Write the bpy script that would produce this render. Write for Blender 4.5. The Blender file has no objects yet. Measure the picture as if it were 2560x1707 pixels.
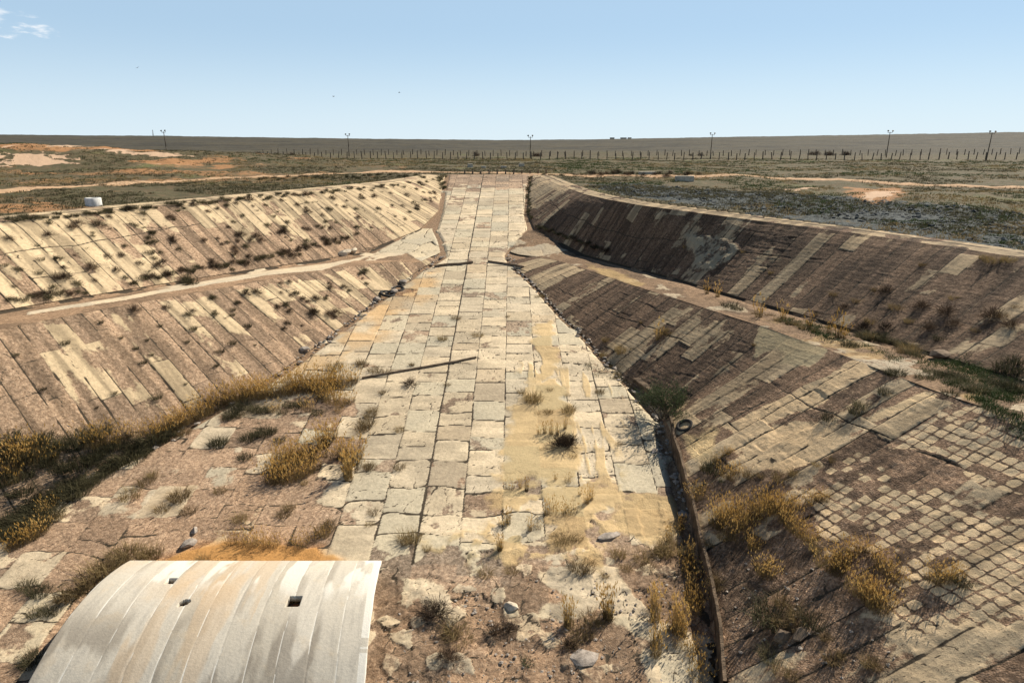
import bpy, math, random
import numpy as np
from mathutils import Vector
random.seed(7); RNG = np.random.default_rng(7)
S = bpy.context.scene
COL = S.collection
R = math.radians

# ------------------------------------------------------------------ camera
ZC = 5.5
PITCH = math.atan(502 / 1707)
cam_d = bpy.data.cameras.new('camera'); cam = bpy.data.objects.new('camera', cam_d); COL.objects.link(cam)
cam.location = (0, 0, ZC); cam.rotation_euler = (R(90) - PITCH, 0, 0)
cam_d.sensor_width = 36; cam_d.lens = 24.0; cam_d.clip_start = 0.5; cam_d.clip_end = 30000
S.camera = cam
S.render.resolution_x = 1024; S.render.resolution_y = 682
# ------------------------------------------------------------------ light
SUN_EL, SUN_AZ = R(41.5), R(47)          # azimuth measured from +Y towards +X
w = bpy.data.worlds.new('World'); S.world = w; w.use_nodes = True
nt = w.node_tree; nt.nodes.clear()
sky = nt.nodes.new('ShaderNodeTexSky'); sky.sky_type = 'NISHITA'; sky.sun_disc = False
sky.sun_elevation = SUN_EL; sky.sun_rotation = SUN_AZ
sky.air_density = 1.0; sky.dust_density = 0.0; sky.ozone_density = 3.0; sky.altitude = 1500
bg = nt.nodes.new('ShaderNodeBackground'); bg.inputs[1].default_value = 0.052
out = nt.nodes.new('ShaderNodeOutputWorld')
tc = nt.nodes.new('ShaderNodeTexCoord'); sx = nt.nodes.new('ShaderNodeSeparateXYZ'); nt.links.new(tc.outputs['Generated'], sx.inputs[0])
def wmath(op, a, b, c=None):
    o = nt.nodes.new('ShaderNodeMath'); o.operation = op
    for i, v in enumerate((a, b, c)):
        if v is None: continue
        if isinstance(v, (int, float)): o.inputs[i].default_value = v
        else: nt.links.new(v, o.inputs[i])
    return o.outputs[0]
def wmap(x, a, b, c, d):
    o = nt.nodes.new('ShaderNodeMapRange'); o.interpolation_type = 'SMOOTHSTEP'; nt.links.new(x, o.inputs[0])
    for i, v in zip((1, 2, 3, 4), (a, b, c, d)): o.inputs[i].default_value = v
    return o.outputs[0]
def wmix(f, a, b):
    o = nt.nodes.new('ShaderNodeMix'); o.data_type = 'RGBA'; nt.links.new(f, o.inputs['Factor']); nt.links.new(a, o.inputs[6]); o.inputs[7].default_value = (*b, 1); return o.outputs[2]
# thin bright air low over the plain, and a few small fair-weather clouds far off to the left
c_ = wmix(wmap(sx.outputs[2],   .22, .7, .66, .0), sky.outputs[0], (6.9, 9.5, 11.9))
c_ = wmix(wmap(sx.outputs[2], -.01, .15, .62, .0), c_, (9.9, 11.4, 12.3))
az_ = wmath('ARCTAN2', sx.outputs[0], sx.outputs[1])
cl = nt.nodes.new('ShaderNodeTexNoise'); cl.inputs['Scale'].default_value = 1.0; cl.inputs['Detail'].default_value = 7; cl.inputs['Roughness'].default_value = .55
cv = nt.nodes.new('ShaderNodeCombineXYZ'); nt.links.new(wmath('MULTIPLY', az_, 24.0), cv.inputs[0]); nt.links.new(wmath('MULTIPLY', sx.outputs[2], 75.0), cv.inputs[1]); nt.links.new(cv.outputs[0], cl.inputs['Vector'])
reg = wmath('MULTIPLY', wmap(az_, -.57, -.525, 1, 0), wmath('MULTIPLY', wmap(sx.outputs[2], .103, .110, 0, 1), wmap(sx.outputs[2], .130, .146, 1, 0)))
c_ = wmix(wmath('MULTIPLY', wmap(wmath('ADD', cl.outputs[0], wmath('MULTIPLY', wmath('SUBTRACT', reg, 1.0), .25)), .46, .60, 0, .85), reg), c_, (11.4, 11.9, 12.4))
nt.links.new(c_, bg.inputs[0]); nt.links.new(bg.outputs[0], out.inputs[0])
sd = bpy.data.lights.new('sun', 'SUN'); sd.energy = 5.0; sd.angle = R(0.5); sd.color = (1.0, 0.92, 0.79)
sun = bpy.data.objects.new('sun', sd); COL.objects.link(sun)
sv = Vector((math.sin(SUN_AZ) * math.cos(SUN_EL), math.cos(SUN_AZ) * math.cos(SUN_EL), math.sin(SUN_EL)))
sun.rotation_euler = sv.to_track_quat('Z', 'Y').to_euler(); sun.location = (60, 40, 60)
S.view_settings.view_transform = 'Standard'; S.view_settings.look = 'None'
S.view_settings.exposure = 0.66; S.view_settings.gamma = 1.0

# ------------------------------------------------------------------ numpy noise
def _h(ix, iy, seed=0):
    with np.errstate(over='ignore'):
        h = ix.astype(np.int64).astype(np.uint32) * np.uint32(374761393) + iy.astype(np.int64).astype(np.uint32) * np.uint32(668265263) + np.uint32((seed * 2246822519 + 977) & 0xffffffff)
        h = (h ^ (h >> np.uint32(13))) * np.uint32(1274126177)
        h = (h ^ (h >> np.uint32(15))) * np.uint32(2246822519)
        h = h ^ (h >> np.uint32(16))
    return h.astype(np.float64) / 4294967295.0
def vn(x, y, seed=0):
    ix = np.floor(x); iy = np.floor(y); fx = x - ix; fy = y - iy
    fx = fx * fx * (3 - 2 * fx); fy = fy * fy * (3 - 2 * fy)
    a = _h(ix, iy, seed); b = _h(ix + 1, iy, seed); c = _h(ix, iy + 1, seed); d = _h(ix + 1, iy + 1, seed)
    return a + (b - a) * fx + (c - a) * fy + (a - b - c + d) * fx * fy
def fbm(x, y, seed=0, o=4):
    s = 0; a = .5; t = 0
    for i in range(o):
        s = s + a * vn(x, y, seed + i * 17); t += a; a *= .5
        x, y = x * 1.7 + y * 1.13 + 3.1, y * 1.7 - x * 1.13 + 7.7
    return s / t
def voro(x, y, seed=0, jit=.9):
    ix = np.floor(x); iy = np.floor(y)
    f1 = np.full(x.shape, 9.); f2 = f1.copy(); idh = f1.copy()
    for dx in (-1, 0, 1):
        for dy in (-1, 0, 1):
            cx = ix + dx; cy = iy + dy
            px = cx + .5 + jit * (_h(cx, cy, seed) - .5); py = cy + .5 + jit * (_h(cx, cy, seed + 5) - .5)
            d = np.hypot(px - x, py - y)
            c = d < f1
            f2 = np.where(c, f1, np.minimum(f2, d)); idh = np.where(c, _h(cx, cy, seed + 9), idh); f1 = np.where(c, d, f1)
    return f1, f2, idh
def ss(a, b, x):
    t = np.clip((x - a) / (b - a), 0, 1); return t * t * (3 - 2 * t)
def lerp(a, b, t): return a + (b - a) * t

# ------------------------------------------------------------------ site plan (x across, y along the trench)
def curve(pts):
    p = sorted(pts); ys = np.array([q[0] for q in p], float); xs = np.array([q[1] for q in p], float)
    yy = np.linspace(ys[0], ys[-1], 400); xx = np.interp(yy, ys, xs)
    k = np.exp(-np.linspace(-2, 2, 9) ** 2); k /= k.sum()
    xe = np.concatenate([2 * xx[0] - xx[1:5][::-1], xx, 2 * xx[-1] - xx[-5:-1][::-1]])
    xx = np.convolve(xe, k, 'valid')
    return lambda y: np.interp(y, yy, xx)
toeL0 = curve([(112, -10.4), (100, -10), (87, -9.3), (79, -9.2), (75, -8.2), (69.4, -7.2), (65.5, -9.0), (58, -11.7), (50.6, -14), (44.7, -16.1), (40.6, -18.2), (37.3, -20), (34, -22), (31, -23.8), (28.9, -25), (13, -34)])
biL0 = curve([(112, -7), (72, -7.0), (66.5, -9.2), (63, -12.5), (60, -15.5), (54.4, -19.1), (47.7, -22.8), (42.3, -25.9), (36.5, -28.6), (13, -39)])
boL0 = curve([(112, -10.4), (100, -10), (87, -9.3), (79, -10.6), (75, -13), (70, -16), (65, -18.8), (58, -23.2), (51.5, -26.8), (45, -30.3), (38, -33.6), (13, -45)])
rimL0 = curve([(112, -11.2), (104.5, -11.6), (90, -15.4), (78, -21.5), (66, -28), (58, -32.4), (48, -37), (38, -40.6), (13, -50)])
toeR0 = curve([(112, 3.6), (100, 2.4), (86, 1.9), (79.5, 2.2), (75, .5), (69.9, -.4), (66.6, .1), (62.8, 1.7), (58.6, 3), (54, 4.3), (50, 5.8), (47, 6.6), (43.5, 7.7), (41.2, 8.4), (38.5, 9.1), (33.5, 9.06), (29.7, 8.8), (26.7, 8.5), (24, 8.3), (20.6, 7.8), (13, 6.9)])
biR0 = curve([(112, -.4), (71, -.3), (68.5, 2.6), (66, 4.6), (62.4, 6.35), (57.4, 8.45), (53.7, 10.05), (48.6, 12.5), (45.8, 13.7), (41.5, 15.75), (36.8, 17.5), (33.0, 18.3), (28.4, 19.3), (25, 20.6), (13, 25)])
boR0 = curve([(112, 3.6), (100, 2.5), (86.2, 2.0), (79.5, 2.6), (75, 4.9), (70, 7.5), (65.7, 9.4), (62.2, 11.25), (57.4, 13.8), (53, 15.5), (48.1, 17.7), (45, 19.2), (40.2, 21.3), (36, 22.8), (30.4, 24.2), (13, 31)])
rimR0 = curve([(112, 4.2), (106, 4.2), (93, 5.8), (79, 8.2), (73, 10.2), (68, 12.6), (62.5, 16.4), (56, 20.9), (50, 25.2), (43.4, 29), (36, 32.8), (13, 43)])
YEND = 109.0
toeL = toeL0; toeR = toeR0
biL = lambda y: np.minimum(biL0(y), toeL0(y)); biR = lambda y: np.maximum(biR0(y), toeR0(y))
boL = lambda y: np.minimum(boL0(y), biL(y)); boR = lambda y: np.maximum(boR0(y), biR(y))
rimL = lambda y: np.minimum(rimL0(y), boL(y) - .6); rimR = lambda y: np.maximum(rimR0(y), boR(y) + .6)
zfl = lambda y: -22.5 + .16 * y + ZC
zbL = lambda y: np.maximum(-8.83 - .034 * np.minimum(y, 72) + ZC, zfl(y))
zbR = lambda y: np.maximum(np.interp(y, [14, 26, 38, 66, 72], [-10.6, -10.75, -11.22, -11.25, -11.3]) + ZC, zfl(y))
zrL = lambda y: np.maximum(-5.8 + .0067 * np.minimum(y, 106) + ZC, zfl(y) + 0.02)
zrR = lambda y: np.maximum(-7.55 + .0233 * np.minimum(y, 106) + ZC, zfl(y) + 0.02)
def zbiL(y): return np.where(biL(y) >= toeL(y) - .01, zfl(y), lerp(zfl(y), zbL(y), np.clip((toeL(y) - biL(y)) / 1.5, 0, 1)))
def zbiR(y): return np.where(biR(y) <= toeR(y) + .01, zfl(y), lerp(zfl(y), zbR(y), np.clip((biR(y) - toeR(y)) / 1.5, 0, 1)))
ztR = lambda y: zfl(y) + .75 * ss(39.2, 36.5, y)      # the apron on the right stands above the floor behind the retaining wall

def G(x, y, rough=True):
    """natural ground around the trench and out to the horizon"""
    yl = np.clip(y, 10, 106); t = ss(-22, 22, x)
    z = lerp(-5.8 + .0067 * yl, -7.55 + .0233 * yl, t)
    z = lerp(z, -5.1, ss(100, 125, y))
    r = np.hypot(x, y); az = np.arctan2(x, np.maximum(y, 1e-3))
    z = z + ss(60, 190, x) * ss(90, 220, y) * .9
    # low mound of dug earth on the left
    z = z + 4.6 * np.exp(-((x + 105) / 48) ** 2 - ((y - 140) / 24) ** 2) + 1.2 * np.exp(-((x + 52) / 20) ** 2 - ((y - 150) / 16) ** 2)
    # bank of slag on the right
    z = z + .9 * np.exp(-((x - 40) / 18) ** 2 - ((y - 68) / 12) ** 2)
    prof = np.interp(az, [-1.6, -.65, -.45, -.2, -.02, .1, .3, .65, 1.6], [.0062, .0058, .0048, .0018, .0002, .0006, .0036, .0082, .009])
    rise = ss(260, 2600, r)
    z = z + (5.1 + 2600 * prof) * rise - 10 * ss(2600, 7000, r)
    if rough:
        clear = ss(1.5, 7, np.minimum(np.abs(x - rimL(y)), np.abs(x - rimR(y))))
        z = z + clear * ((fbm(x * .18, y * .18, 3) - .5) * .8 + (fbm(x * .9, y * .9, 4, 3) - .5) * .25) + ss(150, 500, r) * (fbm(x * .012, y * .02, 5) - .5) * 5
    return z + ZC

def H(x, y):
    """height of the built surfaces; G outside them"""
    x = np.asarray(x, float); y = np.asarray(y, float)
    def seg(xa, za, xb, zb): return za + (zb - za) * np.clip((x - xa) / np.where(np.abs(xb - xa) < 1e-6, 1e-6, xb - xa), 0, 1)
    tl, bl, ol, rl = toeL(y), biL(y), boL(y), rimL(y); tr, br, orr, rr = toeR(y), biR(y), boR(y), rimR(y)
    z = zfl(y) + 0 * x
    z = np.where(x < tl, seg(bl, zbiL(y), tl, zfl(y)), z); z = np.where(x < bl, seg(ol, zbL(y), bl, zbiL(y)), z); z = np.where(x < ol, seg(rl, zrL(y), ol, zbL(y)), z)
    z = np.where(x > tr, seg(tr, ztR(y), br, zbiR(y)), z); z = np.where(x > br, seg(br, zbiR(y), orr, zbR(y)), z); z = np.where(x > orr, seg(orr, zbR(y), rr, zrR(y)), z)
    outside = (x < rl) | (x > rr) | (y > YEND)
    return np.where(outside, G(x, y), z)

F = 1707.; CP, SP = math.cos(PITCH), math.sin(PITCH)
def ray(px, py):
    u = (px * 1.0884 - 1280) / F; v = (py * 1.0884 - 853.5) / F
    return np.array([u, CP - v * SP, -SP - v * CP])
TT = np.concatenate([np.linspace(16, 130, 2600), np.linspace(130.2, 700, 2500)])
def hit(px, py):
    """where a sight line from the viewpoint meets the terrain"""
    r = ray(px, py); P = r[:, None] * TT[None]
    b = np.nonzero(P[2] + ZC < H(P[0], P[1]))[0]
    t = TT[b[0]] if len(b) else 300.
    return np.array([r[0] * t, r[1] * t, float(H(r[0] * t, r[1] * t))])
def hits(pts): return [hit(*p) for p in pts]
def inpoly(x, y, poly, soft=.3, wob=.0, seed=0):
    """soft mask of a plan polygon given as world points"""
    P = np.array([(p[0], p[1]) for p in poly]); n = len(P)
    bx0, by0 = P.min(0) - 3; bx1, by1 = P.max(0) + 3
    res = np.zeros(x.shape); sel = (x > bx0) & (x < bx1) & (y > by0) & (y < by1)
    xs, ys = x[sel], y[sel]
    if xs.size == 0: return res
    if wob: xs, ys = xs + wob * (fbm(xs * .9, ys * .9, seed) - .5) * 2, ys + wob * (fbm(xs * .9, ys * .9, seed + 3) - .5) * 2
    ins = np.zeros(xs.shape, bool); dm = np.full(xs.shape, 1e9)
    for i in range(n):
        a = P[i]; b = P[(i + 1) % n]; e = b - a
        c = (a[1] > ys) != (b[1] > ys)
        with np.errstate(divide='ignore', invalid='ignore'):
            ins ^= c & (xs < (b[0] - a[0]) * (ys - a[1]) / (b[1] - a[1]) + a[0])
        tt = np.clip(((xs - a[0]) * e[0] + (ys - a[1]) * e[1]) / (e @ e), 0, 1)
        dm = np.minimum(dm, np.hypot(xs - a[0] - tt * e[0], ys - a[1] - tt * e[1]))
    res[sel] = ss(-soft, soft, np.where(ins, dm, -dm)); return res
def polymask(x, y, pix, soft=.3, wob=.5, seed=0): return inpoly(x, y, hits(pix), soft, wob, seed)

# ------------------------------------------------------------------ object helpers
def link(o, parent=None):
    COL.objects.link(o)
    if parent is not None: o.parent = parent
    return o
def tag(o, label=None, cat=None, group=None, kind=None):
    if label: o['label'] = label
    if cat: o['category'] = cat
    if group: o['group'] = group
    if kind: o['kind'] = kind
    return o
def empty(name, loc=(0, 0, 0), rz=0):
    o = bpy.data.objects.new(name, None); o.location = [float(c) for c in loc]; o.rotation_euler = (0, 0, rz); o.empty_display_size = .3
    return link(o)
def np_mesh(name, V, quads=None, tris=None, mat=None, parent=None, smooth=False, attrs=None):
    me = bpy.data.meshes.new(name); V = np.ascontiguousarray(V, np.float32)
    me.vertices.add(len(V)); me.vertices.foreach_set('co', V.ravel())
    parts = []; st = []; p = 0
    if quads is not None and len(quads): parts.append(np.asarray(quads).ravel()); st.append(p + 4 * np.arange(len(quads))); p += 4 * len(quads)
    if tris is not None and len(tris): parts.append(np.asarray(tris).ravel()); st.append(p + 3 * np.arange(len(tris))); p += 3 * len(tris)
    lv = np.concatenate(parts).astype(np.int32); ls = np.concatenate(st).astype(np.int32)
    me.loops.add(len(lv)); me.loops.foreach_set('vertex_index', lv)
    me.polygons.add(len(ls)); me.polygons.foreach_set('loop_start', ls)
    me.update(calc_edges=True); me.validate()
    me.polygons.foreach_set('use_smooth', np.full(len(me.polygons), smooth))
    for k, a in (attrs or {}).items():
        a = np.asarray(a, np.float32)
        if a.ndim == 1: me.attributes.new(k, 'FLOAT', 'POINT').data.foreach_set('value', np.ascontiguousarray(a))
        else: me.attributes.new(k, 'FLOAT_COLOR', 'POINT').data.foreach_set('color', np.ascontiguousarray(a).ravel())
    if mat: me.materials.append(mat)
    return link(bpy.data.objects.new(name, me), parent)
def grid_quads(n, m):
    i = np.arange(n - 1)[:, None] * m + np.arange(m - 1)[None]
    return np.stack([i, i + 1, i + m + 1, i + m], -1).reshape(-1, 4)
def box_np(x0, x1, y0, y1, z0, z1):
    v = [(x, y, z) for z in (z0, z1) for y in (y0, y1) for x in (x0, x1)]
    f = [(0, 2, 3, 1), (4, 5, 7, 6), (0, 1, 5, 4), (2, 6, 7, 3), (0, 4, 6, 2), (1, 3, 7, 5)]
    return v, f
class MB:
    def __init__(s): s.v = []; s.f = []
    def add(s, v, f, M=None):
        b = len(s.v)
        for p in v:
            s.v.append(tuple(M @ Vector(p)) if M is not None else tuple(p))
        s.f += [tuple(i + b for i in q) for q in f]; return s
    def box(s, *a, M=None): return s.add(*box_np(*a), M)
    def tube(s, p0, p1, r0, r1=None, n=8):
        r1 = r0 if r1 is None else r1; p0 = Vector(p0); p1 = Vector(p1); d = (p1 - p0).normalized()
        u = d.orthogonal().normalized(); q = d.cross(u); v = []
        for p, r in ((p0, r0), (p1, r1)):
            for k in range(n):
                a = 2 * math.pi * k / n; v.append(p + (u * math.cos(a) + q * math.sin(a)) * r)
        f = [(k, (k + 1) % n, n + (k + 1) % n, n + k) for k in range(n)] + [tuple(range(n))[::-1], tuple(range(n, 2 * n))]
        return s.add(v, f)
    def build(s, name, mat, parent=None, smooth=False, bevel=0):
        me = bpy.data.meshes.new(name); me.from_pydata([tuple(map(float, p)) for p in s.v], [], s.f); me.update()
        if smooth:
            for p in me.polygons: p.use_smooth = True
        me.materials.append(mat); o = link(bpy.data.objects.new(name, me), parent)
        if bevel:
            m = o.modifiers.new('bevel', 'BEVEL'); m.width = bevel; m.segments = 2
        return o

# ------------------------------------------------------------------ materials
def newmat(name):
    m = bpy.data.materials.new(name); m.use_nodes = True; t = m.node_tree; b = t.nodes['Principled BSDF']
    b.inputs['Roughness'].default_value = .92; b.inputs['Specular IOR Level'].default_value = .15
    return m, t, b
class NB:
    """short node writer"""
    def __init__(s, t): s.t = t
    def n(s, kind, **kw):
        o = s.t.nodes.new(kind)
        for k, v in kw.items(): setattr(o, k, v)
        return o
    def set(s, sock, v):
        if hasattr(v, 'is_output') or isinstance(v, bpy.types.NodeSocket): s.t.links.new(v, sock)
        elif isinstance(v, (tuple, list)) and len(v) == 3 and sock.type == 'RGBA': sock.default_value = (*v, 1)
        else: sock.default_value = v
    def math(s, op, a, b=0, c=None):
        o = s.n('ShaderNodeMath', operation=op); s.set(o.inputs[0], a); s.set(o.inputs[1], b)
        if c is not None: s.set(o.inputs[2], c)
        return o.outputs[0]
    def mix(s, f, a, b, mode='MIX'):
        o = s.n('ShaderNodeMix', data_type='RGBA', blend_type=mode); s.set(o.inputs['Factor'], f); s.set(o.inputs[6], a); s.set(o.inputs[7], b); return o.outputs[2]
    def noise(s, scale, detail=4, rough=.6, vec=None, dim='3D'):
        o = s.n('ShaderNodeTexNoise'); o.inputs['Scale'].default_value = scale; o.inputs['Detail'].default_value = detail; o.inputs['Roughness'].default_value = rough
        s.t.links.new(vec or s.pos(), o.inputs['Vector']); return o.outputs[0]
    def voro(s, scale, feature='F1', vec=None):
        o = s.n('ShaderNodeTexVoronoi', feature=feature); o.inputs['Scale'].default_value = scale
        s.t.links.new(vec or s.pos(), o.inputs['Vector']); return o
    def pos(s):
        if not hasattr(s, '_p'): s._p = s.n('ShaderNodeNewGeometry').outputs['Position']
        return s._p
    def map(s, scale, vec=None, rot=(0, 0, 0)):
        o = s.n('ShaderNodeMapping'); o.inputs['Scale'].default_value = scale; o.inputs['Rotation'].default_value = rot
        s.t.links.new(vec or s.pos(), o.inputs['Vector']); return o.outputs[0]
    def rng(s, x, a, b, c=0., d=1., smooth=True):
        o = s.n('ShaderNodeMapRange'); o.interpolation_type = 'SMOOTHSTEP' if smooth else 'LINEAR'
        s.set(o.inputs[0], x)
        for i, v in zip((1, 2, 3, 4), (a, b, c, d)): s.set(o.inputs[i], v)
        return o.outputs[0]
    def attr(s, name):
        o = s.n('ShaderNodeAttribute'); o.attribute_name = name; return o
    def bump(s, h, strength, dist, bsdf):
        o = s.n('ShaderNodeBump'); o.inputs['Strength'].default_value = strength; o.inputs['Distance'].default_value = dist
        s.t.links.new(h, o.inputs['Height']); s.t.links.new(o.outputs[0], bsdf.inputs['Normal'])

def paving_mat(name, slabA, slabB, gravA, gravB, sandc=(.48, .345, .175), bump=.5):
    """weathered concrete slabs worn down to their gravel; attributes say where: mask = slab, sand, joint soil ; tone ; tint"""
    m, t, b = newmat(name); N = NB(t)
    a = N.attr('mask'); sp = N.n('ShaderNodeSeparateColor'); t.links.new(a.outputs['Color'], sp.inputs[0])
    tone = N.attr('tone').outputs['Fac']; tint = N.attr('tint').outputs['Color']
    fine = N.noise(34, 3, .7); mid = N.noise(5.5, 5, .62); big = N.noise(.55, 4, .6)
    wv = N.n('ShaderNodeVectorMath', operation='SCALE'); t.links.new(N.pos(), wv.inputs[0]); t.links.new(N.rng(N.noise(.9, 3, .6), .45, .5, .82, 1.0, False), wv.inputs['Scale']); peb = N.voro(15, vec=wv.outputs[0])
    pebc = N.n('ShaderNodeSeparateColor'); t.links.new(peb.outputs['Color'], pebc.inputs[0])
    sl = N.mix(tone, slabA, slabB)
    sl = N.mix(N.math('MULTIPLY', N.rng(big, .35, .7), .35), sl, tuple(c * .72 for c in slabB))
    sl = N.mix(1, sl, N.mix(N.rng(mid, .25, .75), (.78, .77, .76), (1.08, 1.07, 1.05)), 'MULTIPLY')
    st = N.noise(1.6, 6, .75); sl = N.mix(N.math('MULTIPLY', N.rng(st, .52, .74), .42), sl, tuple(c * .48 for c in slabB))
    spots = N.rng(N.noise(11, 2, .5), .64, .72); sl = N.mix(N.math('MULTIPLY', spots, .7), sl, tuple(c * .6 for c in gravA))
    gr = N.mix(pebc.outputs[0], gravA, gravB)
    gr = N.mix(1, gr, N.mix(N.rng(mid, .2, .8), (.48, .46, .45), (1.34, 1.31, 1.28)), 'MULTIPLY')
    gr = N.mix(1, gr, N.mix(tone, (.74, .74, .74), (1.3, 1.27, 1.22)), 'MULTIPLY')
    gr = N.mix(N.math('MULTIPLY', N.rng(fine, .6, .75), .55), gr, tuple(min(.8, c * 1.9) for c in gravB))
    grain = N.noise(2.4, 6, .72)
    sm = N.math('ADD', sp.outputs[0], N.math('ADD', N.math('MULTIPLY', N.math('SUBTRACT', mid, .5), .55), N.math('MULTIPLY', N.math('SUBTRACT', grain, .5), 1.0)))
    sm = N.rng(sm, .34, .66)
    c = N.mix(sm, gr, sl)
    sa = N.mix(mid, tuple(c_ * .8 for c_ in sandc), tuple(c_ * 1.25 for c_ in sandc))
    sd_ = N.math('MULTIPLY', N.rng(N.math('ADD', sp.outputs[1], N.math('MULTIPLY', N.math('SUBTRACT', grain, .5), .9)), .18, .95), .92)
    c = N.mix(sd_, c, sa)
    c = N.mix(1, c, tint, 'MULTIPLY')
    jt = N.rng(N.math('ADD', sp.outputs[2], N.math('MULTIPLY', N.math('SUBTRACT', fine, .5), .5)), .35, .7)
    c = N.mix(jt, c, (.055, .042, .028))
    t.links.new(c, b.inputs['Base Color'])
    h = N.math('ADD', N.math('MULTIPLY', fine, .5), N.math('MULTIPLY', mid, 1.2))
    h = N.math('ADD', h, N.math('MULTIPLY', N.math('SUBTRACT', 1., sm), N.math('MULTIPLY', peb.outputs['Distance'], -.8)))
    h = N.math('ADD', h, N.math('MULTIPLY', grain, 1.2))
    N.bump(h, bump, .05, b)
    return m

def ground_mat():
    m, t, b = newmat('steppe'); N = NB(t)
    a = N.attr('mask'); sp = N.n('ShaderNodeSeparateColor'); t.links.new(a.outputs['Color'], sp.inputs[0])
    far = N.attr('far').outputs['Fac']
    n1 = N.noise(.9, 5, .65); n2 = N.noise(.07, 5, .6); n3 = N.noise(6, 4, .7); n4 = N.noise(.011, 4, .6, N.map((1, 2.2, 1)))
    soil = N.mix(n2, (.095, .07, .040), (.155, .112, .06))
    veg = N.mix(n3, (.045, .042, .022), (.12, .105, .05))
    c = N.mix(N.rng(n1, .38, .6), soil, veg)
    c = N.mix(N.rng(n2, .55, .72), c, (.12, .12, .045))
    fc = N.mix(N.rng(n4, .35, .65), (.042, .038, .028), (.072, .062, .041))
    fc = N.mix(N.math('MULTIPLY', N.rng(n2, .45, .7), .45), fc, (.095, .078, .048))
    c = N.mix(far, c, fc)
    ora = N.rng(N.math('ADD', sp.outputs[0], N.math('MULTIPLY', N.math('SUBTRACT', n1, .5), 1.1)), .45, .75)
    c = N.mix(ora, c, N.mix(n3, (.24, .115, .042), (.40, .22, .105)))
    pale = N.rng(N.math('ADD', sp.outputs[2], N.math('MULTIPLY', N.math('SUBTRACT', n1, .5), .9)), .5, .75)
    c = N.mix(pale, c, (.50, .34, .22))
    pv = N.voro(5); pvc = N.n('ShaderNodeSeparateColor'); t.links.new(pv.outputs['Color'], pvc.inputs[0])
    slag = N.rng(N.math('ADD', sp.outputs[1], N.math('MULTIPLY', N.math('SUBTRACT', n1, .5), 1.3)), .45, .75)
    c = N.mix(slag, c, N.mix(pvc.outputs[0], (.020, .023, .021), (.105, .115, .108)))
    t.links.new(c, b.inputs['Base Color'])
    h = N.math('ADD', N.math('MULTIPLY', n1, 1.), N.math('MULTIPLY', n3, .5)); N.bump(h, .8, .25, b)
    return m
def plain_mat(name, ca, cb, scale=6, rough=.85, bump=.3, stretch=None, dist=.02):
    m, t, b = newmat(name); N = NB(t)
    v = N.n('ShaderNodeTexCoord').outputs['Object']
    if stretch: v = N.map(stretch, v)
    n = N.noise(scale, 5, .65, v); n2 = N.noise(scale * 6, 3, .6, v)
    c = N.mix(N.rng(n, .3, .7), ca, cb); c = N.mix(1, c, N.mix(n2, (.75, .75, .75), (1.2, 1.2, 1.2)), 'MULTIPLY')
    t.links.new(c, b.inputs['Base Color']); b.inputs['Roughness'].default_value = rough
    if bump: N.bump(n2, bump, dist, b)
    return m
def leaf_mat(name, ca, cb, trans=.25):
    """vegetation: colour varies along the plant and from plant to plant"""
    m, t, b = newmat(name); N = NB(t)
    v = N.n('ShaderNodeTexCoord').outputs['Object']; oi = N.n('ShaderNodeObjectInfo').outputs['Random']
    n = N.noise(9, 3, .6, v)
    f = N.math('ADD', N.math('MULTIPLY', n, .8), N.math('MULTIPLY', N.math('SUBTRACT', oi, .4), .5))
    c = N.mix(N.rng(f, .2, .75), ca, cb); t.links.new(c, b.inputs['Base Color'])
    if trans:
        tr = N.n('ShaderNodeBsdfTranslucent'); t.links.new(c, tr.inputs[0]); mx = N.n('ShaderNodeMixShader'); mx.inputs[0].default_value = trans
        o = t.nodes['Material Output']; t.links.new(b.outputs[0], mx.inputs[1]); t.links.new(tr.outputs[0], mx.inputs[2]); t.links.new(mx.outputs[0], o.inputs[0])
    return m

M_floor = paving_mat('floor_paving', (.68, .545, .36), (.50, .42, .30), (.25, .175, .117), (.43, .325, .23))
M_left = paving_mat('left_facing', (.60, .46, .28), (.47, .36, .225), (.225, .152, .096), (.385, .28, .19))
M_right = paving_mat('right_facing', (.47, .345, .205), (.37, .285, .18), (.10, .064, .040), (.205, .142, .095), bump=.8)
M_bench = paving_mat('terrace_soil', (.64, .51, .34), (.52, .44, .32), (.20, .13, .08), (.33, .23, .145), (.48, .33, .15))
M_ground = ground_mat()
M_dirt = plain_mat('dirt_road', (.36, .22, .12), (.52, .35, .21), 1.2, .95, .3)

# ------------------------------------------------------------------ paving patterns
def rows_of(u, k, jit, seed):
    """cell index along u (unit spacing) with jittered boundaries, and distances to both of its ends"""
    r = np.floor(u); j = lambda q: (_h(k, q, seed) - .5) * jit
    r = np.where(u < r + j(r), r - 1, r); r = np.where(u >= r + 1 + j(r + 1), r + 1, r)
    return r, np.minimum(u - (r + j(r)), r + 1 + j(r + 1) - u)

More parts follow.
